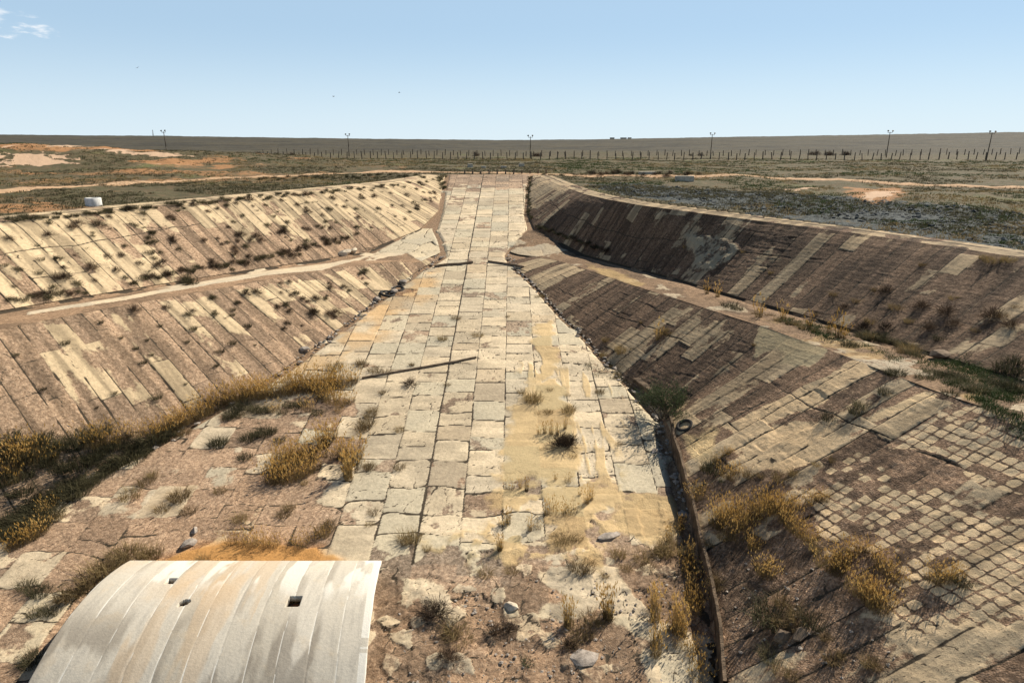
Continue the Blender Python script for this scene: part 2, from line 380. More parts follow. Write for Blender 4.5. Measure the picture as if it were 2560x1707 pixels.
def strips(s, t, seed, bias, W=1.25, lrange=(2.0, 2.8), tile=None, scale_worn=1.):
    """facing slabs laid in strips down a slope: s along the contour, t down the slope"""
    wob = (fbm(s * .45, t * .45, seed) - .5)
    sw = s + .10 * wob; k = np.floor(sw / W); fs = sw - k * W; ds = np.minimum(fs, W - fs)
    L = lrange[0] + lrange[1] * _h(k, k * 0, seed + 1); tw = t + .25 * (vn(s * .8, t * .5, seed + 2) - .5)
    u = (tw + _h(k, k * 0, seed + 3) * L) / L
    r, du = rows_of(u, k, .3, seed + 4); dt = du * L
    d = np.minimum(ds, dt)
    val = .52 * _h(k, r, seed + 6) + .42 * _h(k, k * 0, seed + 7) + .40 * (fbm(s * .13, t * .16, seed + 8) - .5) + .05 + bias
    edge = (fbm(s * 1.3, t * .55, seed + 9) - .5)
    v_ = val + .50 * edge
    slab = .45 * ss(.42, .58, v_) + .55 * ss(.18, .82, v_)
    jn = fbm(s * 2.2, t * 2.2, seed + 11, 3)
    jw = .004 + .035 * ss(.5, .8, jn)
    crack = np.maximum(1 - ss(jw, jw + .07, ds), .75 * (1 - ss(jw, jw + .07, dt)) * (_h(k, r, seed + 5) > .6)) + 0 * d
    crack = crack * ss(.25, .45, fbm(s * .5, t * .5, seed + 13, 3))
    long_ = np.abs(t - 3.4 - 1.2 * (fbm(s * .1, s * 0, seed + 14) - .5) - .25 * (fbm(s * .8, s * 0, seed + 16, 2) - .5))
    crack = np.maximum(crack, (1 - ss(.02, .07, long_)) * ss(.4, .55, fbm(s * .08, s * 0 + 9, seed + 15)))
    tone = _h(k, r, seed + 12) * .75 + .25 * vn(s * .5, t * .5, seed + 20)
    if tile is not None:
        q = .46; a = s / q + .06 * (vn(s * 3, t * 3, seed) - .5); c = t / q; ia = np.floor(a); ic = np.floor(c)
        fa = (a - ia) * q; fc = (c - ic) * q
        dx = np.minimum(fa, q - fa); dy = np.minimum(fc, q - fc); rr = .04 + .13 * _h(ia, ic, 71)
        qx = np.maximum(rr - dx, 0); qy = np.maximum(rr - dy, 0)
        dd = np.where((qx > 0) | (qy > 0), rr - np.hypot(qx, qy), np.minimum(dx, dy)) + .03 * (fbm(s * 4, t * 4, 72, 3) - .5)
        tm = ss(.40, .62, .22 * (fbm(s * 2.2, t * 2.2, 77) - .5) + _h(ia, ic, 73) * .55 + .8 * (fbm(s * .35, t * .35, 74) - .5) + .35)
        jn2 = 1 - ss(.015, .065, dd)
        slab = lerp(slab, tm * (1 - .85 * jn2), tile); crack = lerp(crack, .62 * jn2 * (.2 + .8 * tm) * ss(.30, .55, fbm(s * 1.6, t * 1.6, 76)), tile); tone = lerp(tone, _h(ia, ic, 75), tile)
    rel = 1 if tile is None else 1 - .88 * tile
    hgt = .05 * slab * rel - .03 * crack * rel + (1 - slab) * .05 * (fbm(s * 3.2, t * 3.2, seed + 21, 3) - .5) + .03 * (_h(k, r, seed + 22) - .5) * rel
    hgt = hgt * ss(-.1, .9, t)
    return slab, crack, tone, hgt

def ygrid(y0, y1, k=.00009, lo=.05, hi=.14):
    ys = [y0]
    while ys[-1] < y1: ys.append(ys[-1] + min(hi, max(lo, k * (ys[-1] ** 2 + 300) * .8)))
    ys[-1] = y1; return np.array(ys)

def mesh_attrs(slab, sand, crack, tone, tint):
    mk = np.stack([slab, sand, crack, np.ones_like(slab)], -1).reshape(-1, 4)
    tn = np.concatenate([tint, np.ones(tint.shape[:-1] + (1,))], -1).reshape(-1, 4)
    return {'mask': mk, 'tone': tone.ravel(), 'tint': tn}
ONE = lambda x: np.ones(x.shape + (3,))
WEEDS = []                                   # soil joints where weeds take root
def note_weeds(P, crack, dens, seed):
    g = (crack > .75) & (fbm(P[..., 0] * .25, P[..., 1] * .25, seed) > .5) & (RNG.random(crack.shape) < dens)
    WEEDS.append(P[g])

# ---- floor
def build_floor():
    ys = ygrid(15.5, YEND); M = 640
    f = np.linspace(-.012, 1.012, M)[None]
    tl, tr = toeL(ys)[:, None], toeR(ys)[:, None]
    # past the bench's end the floor runs under the fan of broken slabs
    X = tl + (tr - tl) * f; Y = np.repeat(ys[:, None], M, 1)
    x, y = X, Y
    near = ss(46, 30, y)
    wx = .10 * (fbm(x * .5, y * .5, 31) - .5)
    xw = x + .45 + wx; k = np.floor(xw / 2); fx = xw - 2 * k; dx = np.minimum(fx, 2 - fx)
    L = 1.75 + .55 * _h(k, k * 0, 32); yw = y + .42 * (fbm(x * .55, y * .4, 33, 3) - .5) * (1 + near)
    u = (yw + 3 * _h(k, k * 0, 34)) / L; r, du = rows_of(u, k, .55, 35); dy = du * L
    rr = .02 + (.06 + .45 * near) * _h(k, r, 36) ** 5
    qx = np.maximum(rr - dx, 0); qy = np.maximum(rr - dy, 0)
    d = np.where((qx > 0) | (qy > 0), rr - np.hypot(qx, qy), np.minimum(dx, dy)) + .05 * (fbm(x * 2.6, y * 2.6, 37, 3) - .5)
    wide = np.where(np.abs(x + 4.45 + wx) < .12, .03, 0)
    jw = .002 + .004 * near + .030 * ss(.52, .8, fbm(x * .7, y * .7, 38, 3)) + wide
    gap = 1 - ss(jw, jw + .034 + .40 * np.gradient(ys)[:, None] * (dy < dx), d)
    deep = ss(-.02, -.12, d)                         # wide corners fill with gravel
    far = ss(60, 90, y)
    # zones
    rub = polymask(x, y, [(820, 1568), (850, 1345), (975, 1330), (1010, 1345), (1150, 1345), (1200, 1295), (1330, 1285), (1540, 1265), (1615, 1240), (1650, 1420), (1660, 1600), (800, 1600)], .5, .8, 41)
    coarse = polymask(x, y, [(850, 1340), (985, 1262), (1090, 1240), (1200, 1250), (1420, 1140), (1530, 1130), (1600, 1250), (1640, 1420), (1660, 1600), (820, 1600)], .6, 1.2, 42)
    wornL = polymask(x, y, [(0, 1230), (300, 1060), (430, 985), (560, 935), (800, 915), (790, 1080), (745, 1250), (740, 1300), (300, 1310), (150, 1480), (60, 1600), (-80, 1600)], 1.2, 1.5, 43)
    fan = polymask(x, y, [(1150, 1240), (1180, 1100), (1340, 1110), (1560, 1120), (1600, 1260), (1200, 1330)], .8, .8, 44)
    top = ss(96, 104, y)
    sand = np.maximum.reduce([
        polymask(x, y, [(1225, 880), (1280, 862), (1330, 960), (1330, 1115), (1145, 1105), (1180, 960)], .5, 1.0, 45),
        .95 * polymask(x, y, [(1222, 745), (1262, 735), (1290, 850), (1215, 885)], .35, .8, 46) * ss(.42, .5, fbm(x * .8, y * .4, 47)),
        .9 * polymask(x, y, [(1160, 1112), (1400, 1105), (1440, 1200), (1380, 1290), (1180, 1290), (975, 1250), (1110, 1200)], .5, 1.0, 48) * ss(.34, .46, fbm(x * .8, y * .8, 49)),
        polymask(x, y, [(1440, 1130), (1560, 1140), (1585, 1230), (1490, 1250), (1400, 1210)], .5, .8, 50) * ss(.36, .46, fbm(x * .7, y * .7, 51)),
        polymask(x, y, [(320, 1300), (430, 1262), (540, 1240), (735, 1258), (785, 1292), (700, 1310)], .3, .5, 52)])
    streak = polymask(x, y, [(1190, 830), (1420, 850), (1450, 1120), (1180, 1120)], 1., 1., 53) * ss(.5, .62, fbm(x * 2.2, y * .35, 54)); sand = np.maximum(sand, .8 * streak)
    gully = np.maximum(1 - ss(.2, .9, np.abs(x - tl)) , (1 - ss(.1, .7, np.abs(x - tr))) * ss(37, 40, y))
    gully = np.maximum(gully, (1 - ss(.35, .85, np.abs(x - tr))) * ss(39, 37, y))  # dark litter along the retaining wall's foot; also paints in the wall's cast shadow
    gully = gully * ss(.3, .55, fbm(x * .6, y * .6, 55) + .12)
    worn = .03 + .46 * wornL + .62 * rub + .45 * coarse + .8 * top + .1 * near
    val = .70 * _h(k, r, 56) + .35 * (fbm(x * .35, y * .35, 57) - .5) + .22
    v_ = val + .5 * (fbm(x * 1.1, y * 1.1, 58) - .5) - worn + .30
    slab = .5 * ss(.42, .58, v_) + .5 * ss(.2, .8, v_)
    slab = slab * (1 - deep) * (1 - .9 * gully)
    # broken patches: irregular plates with open cracks
    f1, f2, vid = voro(x * .7 + 1.1 * fbm(x * .9, y * .9, 60, 4), y * .7 + 1.1 * fbm(x * .9, y * .9, 61, 4), 59)
    g1, g2, gid = voro(x * 1.5 + .9 * fbm(x * 1.5, y * 1.5, 88, 4), y * 1.5 + .9 * fbm(x * 1.5, y * 1.5, 89, 4), 62)
    pc = (1 - ss(.005, .07, f2 - f1)) * ss(.36, .52, fbm(x * .9, y * .9, 84))
    pz = np.clip(.25 * near * ss(.56, .62, fbm(x * .2, y * .2, 63)) + .9 * coarse + .5 * polymask(x, y, [(900, 620), (1020, 540), (1060, 560), (1020, 640)], .8, .5, 64) + .8 * polymask(x, y, [(930, 880), (1030, 870), (1020, 1010), (900, 930)], .6, .8, 65), 0, 1)
    joint = np.where(coarse > .5, gap * (1 - coarse), gap) * (1 - .6 * wornL * ss(.45, .6, fbm(x * .5, y * .5, 83)))
    cc = (1 - ss(0, .05, f2 - f1)) * (_h(k, r, 85) > .45) * .85
    crack = np.clip(np.maximum(np.maximum(joint * (1 - .6 * deep), pc * pz), cc), 0, 1)
    rubf = ss(.52, .6, fbm(x * .3, y * .3, 66)) * rub
    crack = np.maximum(crack, rubf * (1 - ss(.0, .09, g2 - g1)) * .85)
    slab = np.where(rubf > .4, np.maximum(slab, .6 * ss(.6, .9, gid)), slab)
    plate = rub * ss(.46, .57, fbm(x * .28 + 4, y * .28, 67)); slab = np.maximum(slab, plate * .9)
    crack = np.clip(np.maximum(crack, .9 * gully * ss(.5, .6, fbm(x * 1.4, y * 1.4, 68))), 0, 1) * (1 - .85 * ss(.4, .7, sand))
    hgt = .02 * slab - .018 * crack + .035 * (_h(k, r, 69) - .5) + (1 - slab) * .035 * (fbm(x * 3.5, y * 3.5, 70, 3) - .5)
    hgt += coarse * ((vid - .5) * .12 + .28 * (fbm(x * .5, y * .5, 71) - .5)) + rub * .20 * (fbm(x * 1.1, y * 1.1, 72) - .5) + rubf * .09 * (gid - .5)
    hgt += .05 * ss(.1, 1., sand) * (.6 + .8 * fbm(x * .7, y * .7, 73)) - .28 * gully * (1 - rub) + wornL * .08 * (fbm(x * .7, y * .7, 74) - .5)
    hgt *= ss(0, .6, np.abs(y - YEND)) * .9 + .1
    tone = np.clip(_h(k, r, 75) * .8 + .2 * vn(x * .5, y * .5, 76), 0, 1)
    tint = ONE(x) * lerp(.86, 1.08, ss(.3, .62, fbm(x * .5, y * 2.4, 86)))[..., None] * lerp(.86, 1.08, ss(.3, .6, fbm(x * .25, y * .25, 87)))[..., None]
    orange = polymask(x, y, [(945, 625), (1015, 612), (1000, 690), (930, 700), (880, 790), (710, 855), (640, 865), (860, 700)], .8, 1.0, 77) * ss(.35, .6, fbm(x * .5, y * .5, 78)); orange = np.maximum(orange, .55 * wornL * ss(.5, .62, fbm(x * .22, y * .22, 79)))
    tint = lerp(tint, np.array([1.0, .74, .45]), orange[..., None] * .6)
    grey = ss(.66, .74, _h(k, r, 80)); tint = lerp(tint, np.array([.88, .94, .98]), (grey * .8)[..., None])
    pink = wornL * (1 - slab); tint = lerp(tint, np.array([1.06, 1.0, .95]), pink[..., None] * .8)
    brn = rub * (1 - slab); tint = lerp(tint, np.array([.74, .66, .58]), brn[..., None] * .7)
    heap = polymask(x, y, [(320, 1300), (430, 1258), (540, 1236), (735, 1254), (790, 1292), (700, 1312)], .4, .4, 90); tint = lerp(tint, np.array([.92, .66, .42]), heap[..., None])
    dk = (_h(k, r, 81) > .88) * .5; tint = lerp(tint, np.array([.75, .7, .66]), dk[..., None])
    Z = zfl(y) + hgt
    P = np.stack([X, Y, Z], -1); note_weeds(P, crack, .02 * ss(75, 30, y), 82)
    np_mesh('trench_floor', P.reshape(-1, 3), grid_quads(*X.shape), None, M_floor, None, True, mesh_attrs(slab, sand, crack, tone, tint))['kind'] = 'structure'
build_floor()

# ---- slopes
def build_slope(name, top, ztop, bot, zbot, y0, y1, M, mat, seed, bias_f, shoulder=0., tile_f=None, tint_f=None, extra=None, W=1.25, crest=.5):
    ys = np.linspace(y0, y1, 1600); xm = (top(ys) + bot(ys)) / 2
    dx = np.gradient(xm, ys); k = np.ones(161) / 161; dx = np.convolve(np.pad(dx, 80, 'edge'), k, 'valid')
    ds = np.hypot(1, dx); sarc = np.concatenate([[0], np.cumsum((ds[1:] + ds[:-1]) / 2 * np.diff(ys))])
    sq = np.concatenate([np.arange(0, sarc[-1], .075), [sarc[-1]]]); sc_ = lambda v: np.interp(sq, sarc, v)
    ym, xm, dx = sc_(ys), sc_(xm), sc_(dx); ds = np.hypot(1, dx); tx, ty = dx / ds, 1 / ds
    sgn = float(np.sign(np.median(top(ys) - bot(ys)))); nx_, ny_ = sgn * ty, -sgn * tx          # uphill
    def meet(fn, dr):
        lo, hi = np.zeros_like(ym), np.full_like(ym, 14.)
        for _ in range(40):
            m_ = (lo + hi) / 2; xx, yy_ = xm + dr * nx_ * m_, ym + dr * ny_ * m_
            past = (xx - fn(yy_)) * sgn * dr > 0; hi = np.where(past, m_, hi); lo = np.where(past, lo, m_)
        return lo
    at, ab = meet(top, 1), meet(bot, -1)
    ns = max(2, int(shoulder / .09)) if shoulder else 0
    f = np.concatenate([-np.linspace(1, 1 / ns, ns) if ns else [], np.linspace(0, 1, M)])[None]
    run = np.where(f < 0, -f * shoulder, 0)
    pos_ = np.where(f < 0, at[:, None] + run, at[:, None] - (at + ab)[:, None] * f)
    X = xm[:, None] + nx_[:, None] * pos_; Y = ym[:, None] + ny_[:, None] * pos_
    over = np.maximum(Y - (YEND - .1), 0); Y = Y - over
    inx = np.where(sgn < 0, np.maximum(X, top(Y) + .002), np.minimum(X, top(Y) - .002)) if True else X
    Z = np.where(f < 0, ztop(Y), H(np.where(f < 0, inx, inx), Y))
    s = sq[:, None] + 0 * X
    dzv = (ztop(ym) - zbot(ym)); perp = np.hypot(at + ab, dzv)[:, None]
    t = np.where(f < 0, -run, f * perp)
    if shoulder:                                                  # round the crest
        c = crest * np.exp(-(t / .8) ** 2) * .35; Z = Z - c * ss(0, 1.5, perp)
        edge = ss(-shoulder + .5, -shoulder, t); Z = Z + .06 - .5 * edge
    tile = tile_f(X, Y, s, t) if tile_f else None
    slab, crack, tone, hgt = strips(s, t, seed, bias_f(X, Y, t / np.maximum(perp, .5), s), W, tile=tile)
    sand = np.zeros_like(X); tint = ONE(X)
    if shoulder:
        sh = ss(0.1, -.2, t)
        slab = lerp(slab, ss(.4, .52, fbm(s * .5, t * .9, seed + 30) + .10), sh)
        ln = (1 - ss(.04, .14, np.abs(t + .9 + .15 * (fbm(s * .5, s * 0, seed + 31) - .5)))) * sh
        crack = np.maximum(crack * (1 - sh), ln * ss(.35, .5, fbm(s * .2, s * 0, seed + 32)))
        crack = np.maximum(crack, edge * ss(.4, .5, fbm(s * .6, s * 0, seed + 33)))
    fade = ss(0, .08, perp / 10) * ss(1.0, .9, np.where(f > 0, f, 0)) ** .5
    hgt = hgt * fade
    stk = fbm(s * 2.6, t * .22, seed + 50); tint = tint * lerp(.66, 1.16, ss(.3, .65, stk))[..., None]
    q1, q2, qid = voro(s * .8 + .7 * fbm(s, t, seed + 51, 3), t * .6 + .7 * fbm(s, t, seed + 52, 3), seed + 53); crack = np.maximum(crack, .8 * (1 - ss(.0, .05, q2 - q1)) * ss(.52, .6, fbm(s * .25, t * .25, seed + 54)) * (t > 0))
    if tint_f: tint = tint_f(X, Y, s, t, slab, tint)
    if extra: slab, sand, crack, tone, hgt, tint = extra(X, Y, s, t, slab, sand, crack, tone, hgt, tint)
    P = np.stack([X, Y, Z + hgt], -1); note_weeds(P, crack * (t > -3), .010, seed + 40)
    o = np_mesh(name, P.reshape(-1, 3), grid_quads(*X.shape), None, mat, None, True, mesh_attrs(slab, sand, crack, tone, tint))
    o['kind'] = 'structure'; return o

def bias_UL(x, y, u, s):
    b = .17 + .12 * ss(70, 95, y) - .38 * polymask(x, y, [(270, 520), (420, 500), (560, 560), (700, 520), (830, 480), (900, 560), (560, 640), (400, 640)], 1.5, 2., 101) - .22 * ss(.72, 1., u) * (y < 75)
    return b
build_slope('embankment', rimL, zrL, boL, zbL, 24., 108.8, 150, M_left, 110, bias_UL, 3.0)
def bias_LL(x, y, u, s):
    return -.17 - .30 * ss(.0, .12, .12 - u) + .22 * polymask(x, y, [(380, 690), (760, 620), (890, 640), (860, 690), (620, 850), (520, 760)], 1.5, 1.5, 121) - .10 * ss(44, 34, y)
build_slope('embankment', biL, zbiL, toeL, zfl, 18., 68.5, 170, M_left, 130, bias_LL)
def tint_R(x, y, s, t, slab, tint):
    g = ss(.45, .65, fbm(s * .2, t * .2, 141)); tint = lerp(tint, np.array([.92, .95, .98]), (g * slab * .6)[..., None])
    return tint
def extra_UR(x, y, s, t, slab, sand, crack, tone, hgt, tint):
    # a smear of spilled grey cement on the upper slope
    m = polymask(x, y, [(1580, 555), (1610, 545), (1640, 550), (1690, 565), (1695, 580), (1670, 605), (1640, 625), (1615, 630), (1590, 620), (1585, 600), (1590, 580)], .25, .35, 142)
    m = np.maximum(m, .9 * polymask(x, y, [(1565, 548), (1600, 540), (1605, 565), (1580, 572)], .3, .5, 143))
    slab = np.maximum(slab, m); crack = crack * (1 - m); hgt = hgt * (1 - m) + m * (.16 + .30 * (fbm(s * 2.2, t * 1.3, 144) - .5)); slab = slab * (1 - .55 * m * ss(.5, .62, fbm(s * 1.3, t * .8, 148)))
    tint = lerp(tint, np.array([.80, .92, 1.04]), m[..., None] * .9); tone = lerp(tone, .5 + .6 * (fbm(s * 2, t * 2, 145) - .5), m)
    rip = (fbm(s * .8, t * 5.5, 146, 3) - .5) * .05; hgt = hgt + rip * ss(0, .4, t)
    g = ss(34, 27, y) * ss(.5, .6, fbm(x * .3, y * .3, 147)); slab = np.maximum(slab, .8 * g)
    return slab, sand, crack, tone, hgt, tint
def bias_UR(x, y, u, s):
    return -.17 + .40 * ss(80, 95, y) - .20 * polymask(x, y, [(1320, 470), (1500, 490), (1560, 600), (1400, 590)], 1.5, 1.5, 151)
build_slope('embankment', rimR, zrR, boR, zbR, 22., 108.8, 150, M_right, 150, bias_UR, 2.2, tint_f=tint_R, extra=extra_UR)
def tile_LR(x, y, s, t):
    a = polymask(x, y, [(1860, 1145), (1990, 1072), (2130, 1150), (2080, 1225), (1980, 1265), (1880, 1235)], .3, .5, 161)
    b = polymask(x, y, [(2060, 1385), (2150, 1300), (2240, 1250), (2330, 1190), (2400, 1330), (2352, 1420), (2200, 1460), (2120, 1460)], .3, .6, 162)
    c = polymask(x, y, [(2080, 1010), (2200, 930), (2352, 960), (2440, 1060), (2330, 1110), (2200, 1060)], .3, .6, 163)
    d = polymask(x, y, [(1870, 1090), (1960, 1040), (2000, 1050), (1890, 1130)], .2, .3, 164)
    e = polymask(x, y, [(1880, 1150), (2010, 1065), (2190, 940), (2352, 970), (2440, 1100), (2420, 1400), (2200, 1470), (2070, 1390), (2000, 1275), (1890, 1235)], .4, .8, 165) * ss(.47, .50, fbm(s * .22, t * .35, 166))
    return np.clip(a + b + c + d + e, 0, 1)
def extra_LR(x, y, s, t, slab, sand, crack, tone, hgt, tint):
    low = ss(38, 33, y); tl_ = tile_LR(x, y, s, t); tint = lerp(tint, tint * np.array([1.22, 1.2, 1.16]), (tl_ * slab)[..., None])
    m = polymask(x, y, [(1735, 760), (1770, 740), (1870, 790), (1900, 810), (1850, 845), (1800, 835), (1780, 812), (1735, 815)], .25, .5, 171)
    slab = np.maximum(slab, m * .9); crack = crack * (1 - m); tint = lerp(tint, np.array([.92, .98, .95]), m[..., None])
    m2 = np.maximum(polymask(x, y, [(1670, 1010), (1780, 965), (1920, 990), (1965, 1010), (1800, 1090), (1720, 1085)], .4, .8, 172), polymask(x, y, [(1650, 980), (1860, 880), (2000, 825), (2030, 845), (1880, 930), (1690, 1005)], .25, .4, 173))
    slab = np.maximum(slab, .85 * m2); tint = lerp(tint, np.array([1.22, 1.17, 1.1]), m2[..., None] * .8)
    m3 = polymask(x, y, [(1990, 960), (2120, 900), (2150, 912), (2010, 968)], .15, .2, 174); slab = np.maximum(slab, m3); tint = lerp(tint, np.array([1.4, 1.35, 1.25]), m3[..., None])
    f1, f2, vid = voro(x * .55 + .6 * fbm(x * .8, y * .8, 179, 3), y * .55, 175); near = ss(.5, .56, fbm(x * .22, y * .22, 170)) * ss(36, 30, y)
    crack = np.maximum(crack, near * .8 * (1 - ss(.0, .05, f2 - f1)))
    hgt = hgt + low * (.16 * (fbm(x * 1.1, y * 1.1, 176) - .5)) + (fbm(s * .8, t * 5.5, 177, 3) - .5) * .04
    tint = tint * (1 + .55 * low * (1 - slab))[..., None]
    tint = tint * (1 + .38 * low * slab)[..., None]
    sand = np.maximum(sand, .9 * polymask(x, y, [(1570, 985), (1660, 990), (1640, 1060), (1580, 1050)], .4, .6, 178))
    return slab, sand, crack, tone, hgt, tint
def bias_LR(x, y, u, s): return -.10 + .03 * ss(36, 28, y) + .10 * ss(44, 54, y) - .1 * ss(.0, .1, .1 - u)
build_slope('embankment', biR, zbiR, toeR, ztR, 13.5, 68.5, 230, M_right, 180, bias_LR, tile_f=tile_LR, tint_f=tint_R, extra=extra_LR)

# ---- terraces between the slopes
def build_bench(outer, zo, inner, zi, y0, y1, M, seed, extra):
    ys = ygrid(y0, y1); f = np.linspace(0, 1, M)[None]
    xo, xi = outer(ys)[:, None], inner(ys)[:, None]; X = xo + (xi - xo) * f; Y = np.repeat(ys[:, None], M, 1)
    Z = zo(ys)[:, None] + (zi(ys) - zo(ys))[:, None] * f; wdt = np.abs(xi - xo)
    edge = np.minimum(ss(0, .2, f * wdt), ss(0, .2, (1 - f) * wdt))
    slab, sand, crack, tone, hgt, tint = extra(X, Y, f + 0 * X, np.zeros_like(X), ONE(X))
    P = np.stack([X, Y, Z + .01 + hgt * edge], -1); note_weeds(P, crack, .02, seed)
    np_mesh('terrace', P.reshape(-1, 3), grid_quads(*X.shape), None, M_bench, None, True, mesh_attrs(slab, sand, crack, tone, tint))['kind'] = 'structure'
def bench_L(x, y, f, z0, tint):
    strip = polymask(x, y, [(760, 605), (850, 585), (960, 535), (1024, 560), (985, 615), (960, 598), (930, 578), (860, 585), (740, 622), (620, 632), (480, 655), (300, 688), (60, 725), (60, 718), (300, 680), (480, 645), (620, 622)], .12, .15, 191)
    fanm = polymask(x, y, [(860, 583), (960, 525), (1000, 500), (1040, 560), (985, 625), (940, 580)], .4, .4, 192)
    f1, f2, vid = voro(x * .45 + .4 * fbm(x * .6, y * .6, 193), y * .45, 194)
    slab = np.maximum(np.maximum(strip, fanm), .8 * ss(.6, .68, fbm(x * .5, y * .3, 195)) * (f < .6))
    crack = np.maximum(fanm * (1 - ss(.015, .05, f2 - f1)), .9 * (1 - ss(.05, .16, f + .04 * (fbm(x, y, 196) - .5))) * ss(.42, .5, fbm(x * .5, y * .5, 197)))
    hgt = .05 * slab - .08 * crack + .35 * (1 - slab) * (fbm(x * .7, y * .7, 198) - .5) * .6 - .12 * np.exp(-((f - .12) / .12) ** 2) * (y < 68) + fanm * (vid - .5) * .1
    tint = lerp(tint, np.array([.95, 1.0, 1.0]), (fanm * .6)[..., None])
    return slab, z0, crack, vid, hgt, tint
build_bench(boL, zbL, biL, zbiL, 30., 79.5, 70, 190, bench_L)
def bench_R(x, y, f, z0, tint):
    sand = polymask(x, y, [(1340, 605), (1420, 625), (1500, 655), (1450, 665), (1370, 630)], .5, .7, 201) + .8 * polymask(x, y, [(1750, 735), (1830, 745), (1990, 790), (2060, 830), (1960, 825), (1850, 790)], .4, .6, 202) * ss(.42, .5, fbm(x * .8, y * .8, 203)) + polymask(x, y, [(2180, 900), (2260, 890), (2250, 930)], .3, .4, 204)
    pale = polymask(x, y, [(1180, 570), (1260, 560), (1310, 575), (1240, 590), (1190, 600)], .4, .5, 205)
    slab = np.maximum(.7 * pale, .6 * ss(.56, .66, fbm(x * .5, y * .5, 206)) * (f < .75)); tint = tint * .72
    f1, f2, vid = voro(x * .6, y * .6, 207)
    crack = np.maximum(.9 * (1 - ss(.06, .2, 1 - f + .06 * (fbm(x, y, 208) - .5))) * ss(.3, .45, fbm(x * .5, y * .5, 209)) * (y < 74), .8 * (1 - ss(.02, .07, f2 - f1)) * slab)
    hgt = .05 * slab - .10 * crack + .25 * (1 - slab) * (fbm(x * .8, y * .8, 210) - .5) - .22 * np.exp(-((f - .86) / .1) ** 2) * (y < 70)
    return slab, np.clip(sand * .75, 0, 1), crack, vid, hgt, tint
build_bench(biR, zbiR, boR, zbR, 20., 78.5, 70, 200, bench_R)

def build_subsoil():
    X, Y = np.meshgrid(np.linspace(-46, 43, 420), np.linspace(14, 108.9, 420), indexing='ij')
    ok = (X > rimL(Y) + .3) & (X < rimR(Y) - .3)
    Z = np.where(ok, H(X, Y) - .14, -30.); Q = grid_quads(*X.shape)[:, ::-1]; g_ = ok.reshape(-1)[Q].all(1); z0 = np.zeros_like(X)
    np_mesh('subsoil_ground', np.stack([X, Y, Z], -1).reshape(-1, 3), Q[g_], None, M_bench, None, True, mesh_attrs(z0, z0, z0, z0 + .4, ONE(X)))['kind'] = 'structure'
build_subsoil()

# ------------------------------------------------------------------ natural ground, one sheet to the horizon
def ground_masks(x, y):
    r = np.hypot(x, y)
    m = lambda *a, **k: polymask(x, y, *a, **k)
    hill = np.exp(-((x + 90) / 60) ** 2 - ((y - 135) / 30) ** 2)
    ora = .55 * hill * ss(.42, .6, fbm(x * .07, y * .09, 301)) + .5 * (x < -20) * (r < 170) * ss(.52, .64, fbm(x * .09, y * .12, 302)) + .25 * (r < 190) * ss(.55, .7, fbm(x * .05, y * .1, 303))
    pale = np.maximum.reduce([m([(0, 352), (110, 352), (150, 360), (190, 372), (120, 380), (0, 382)], soft=2, wob=5, seed=304), m([(240, 348), (330, 350), (470, 357), (400, 361), (300, 356)], soft=1.5, wob=3, seed=305),
        m([(1975, 445), (2000, 438), (2070, 440), (2040, 452), (1985, 464)], soft=.8, wob=1.2, seed=306), .9 * m([(1790, 434), (1880, 430), (1890, 433), (1830, 440)], soft=.8, wob=1.2, seed=307), .8 * hill * ss(.6, .68, fbm(x * .12, y * .05, 308))])
    ora = np.maximum(ora, m([(1950, 430), (2090, 430), (2080, 460), (1960, 490), (1930, 500)], soft=2, wob=2, seed=309) * .9)
    slag = m([(1345, 425), (1420, 420), (1560, 432), (1780, 440), (1990, 460), (2352, 490), (2420, 600), (2230, 560), (1990, 520), (1760, 492), (1580, 470), (1440, 452)], soft=2, wob=3, seed=310)
    slag = np.maximum(slag, .8 * ((x - rimR(y) > 1.9) & (x - rimR(y) < 4.2) & (y < 60) & (y > 20)))
    return np.stack([np.clip(ora, 0, 1), slag, np.clip(pale, 0, 1), np.ones_like(x)], -1), ss(170, 420, r)
def build_ground():
    rad = 8 * (9000 / 8) ** np.linspace(0, 1, 620) ; th = np.concatenate([np.linspace(-2.2, -.72, 60)[:-1], np.linspace(-.72, .72, 760), np.linspace(.72, 2.2, 60)[1:]])
    Rr, T = np.meshgrid(rad, th, indexing='ij'); X = Rr * np.sin(T); Y = Rr * np.cos(T)
    Z = G(X, Y)
    ins = (X > rimL(Y)) & (X < rimR(Y)) & (Y < YEND)
    Z = np.where(ins, np.minimum(H(X, Y) - 1.2, Z), Z)
    shd = ~ins & (X > rimL(Y) - 2.3) & (X < rimR(Y) + 1.6) & (Y < YEND); Z = np.where(shd, Z - .5, Z)
    mk, far = ground_masks(X, Y)
    Z = np.where(~ins & (mk[..., 1] > .3), Z + .25 * mk[..., 1] * (fbm(X * 1.2, Y * 1.2, 311, 3) - .5), Z)
    np_mesh('ground', np.stack([X, Y, Z], -1).reshape(-1, 3), grid_quads(*X.shape)[:, ::-1], None, M_ground, None, True, {'mask': mk.reshape(-1, 4), 'far': far.ravel()})['kind'] = 'structure'
build_ground()
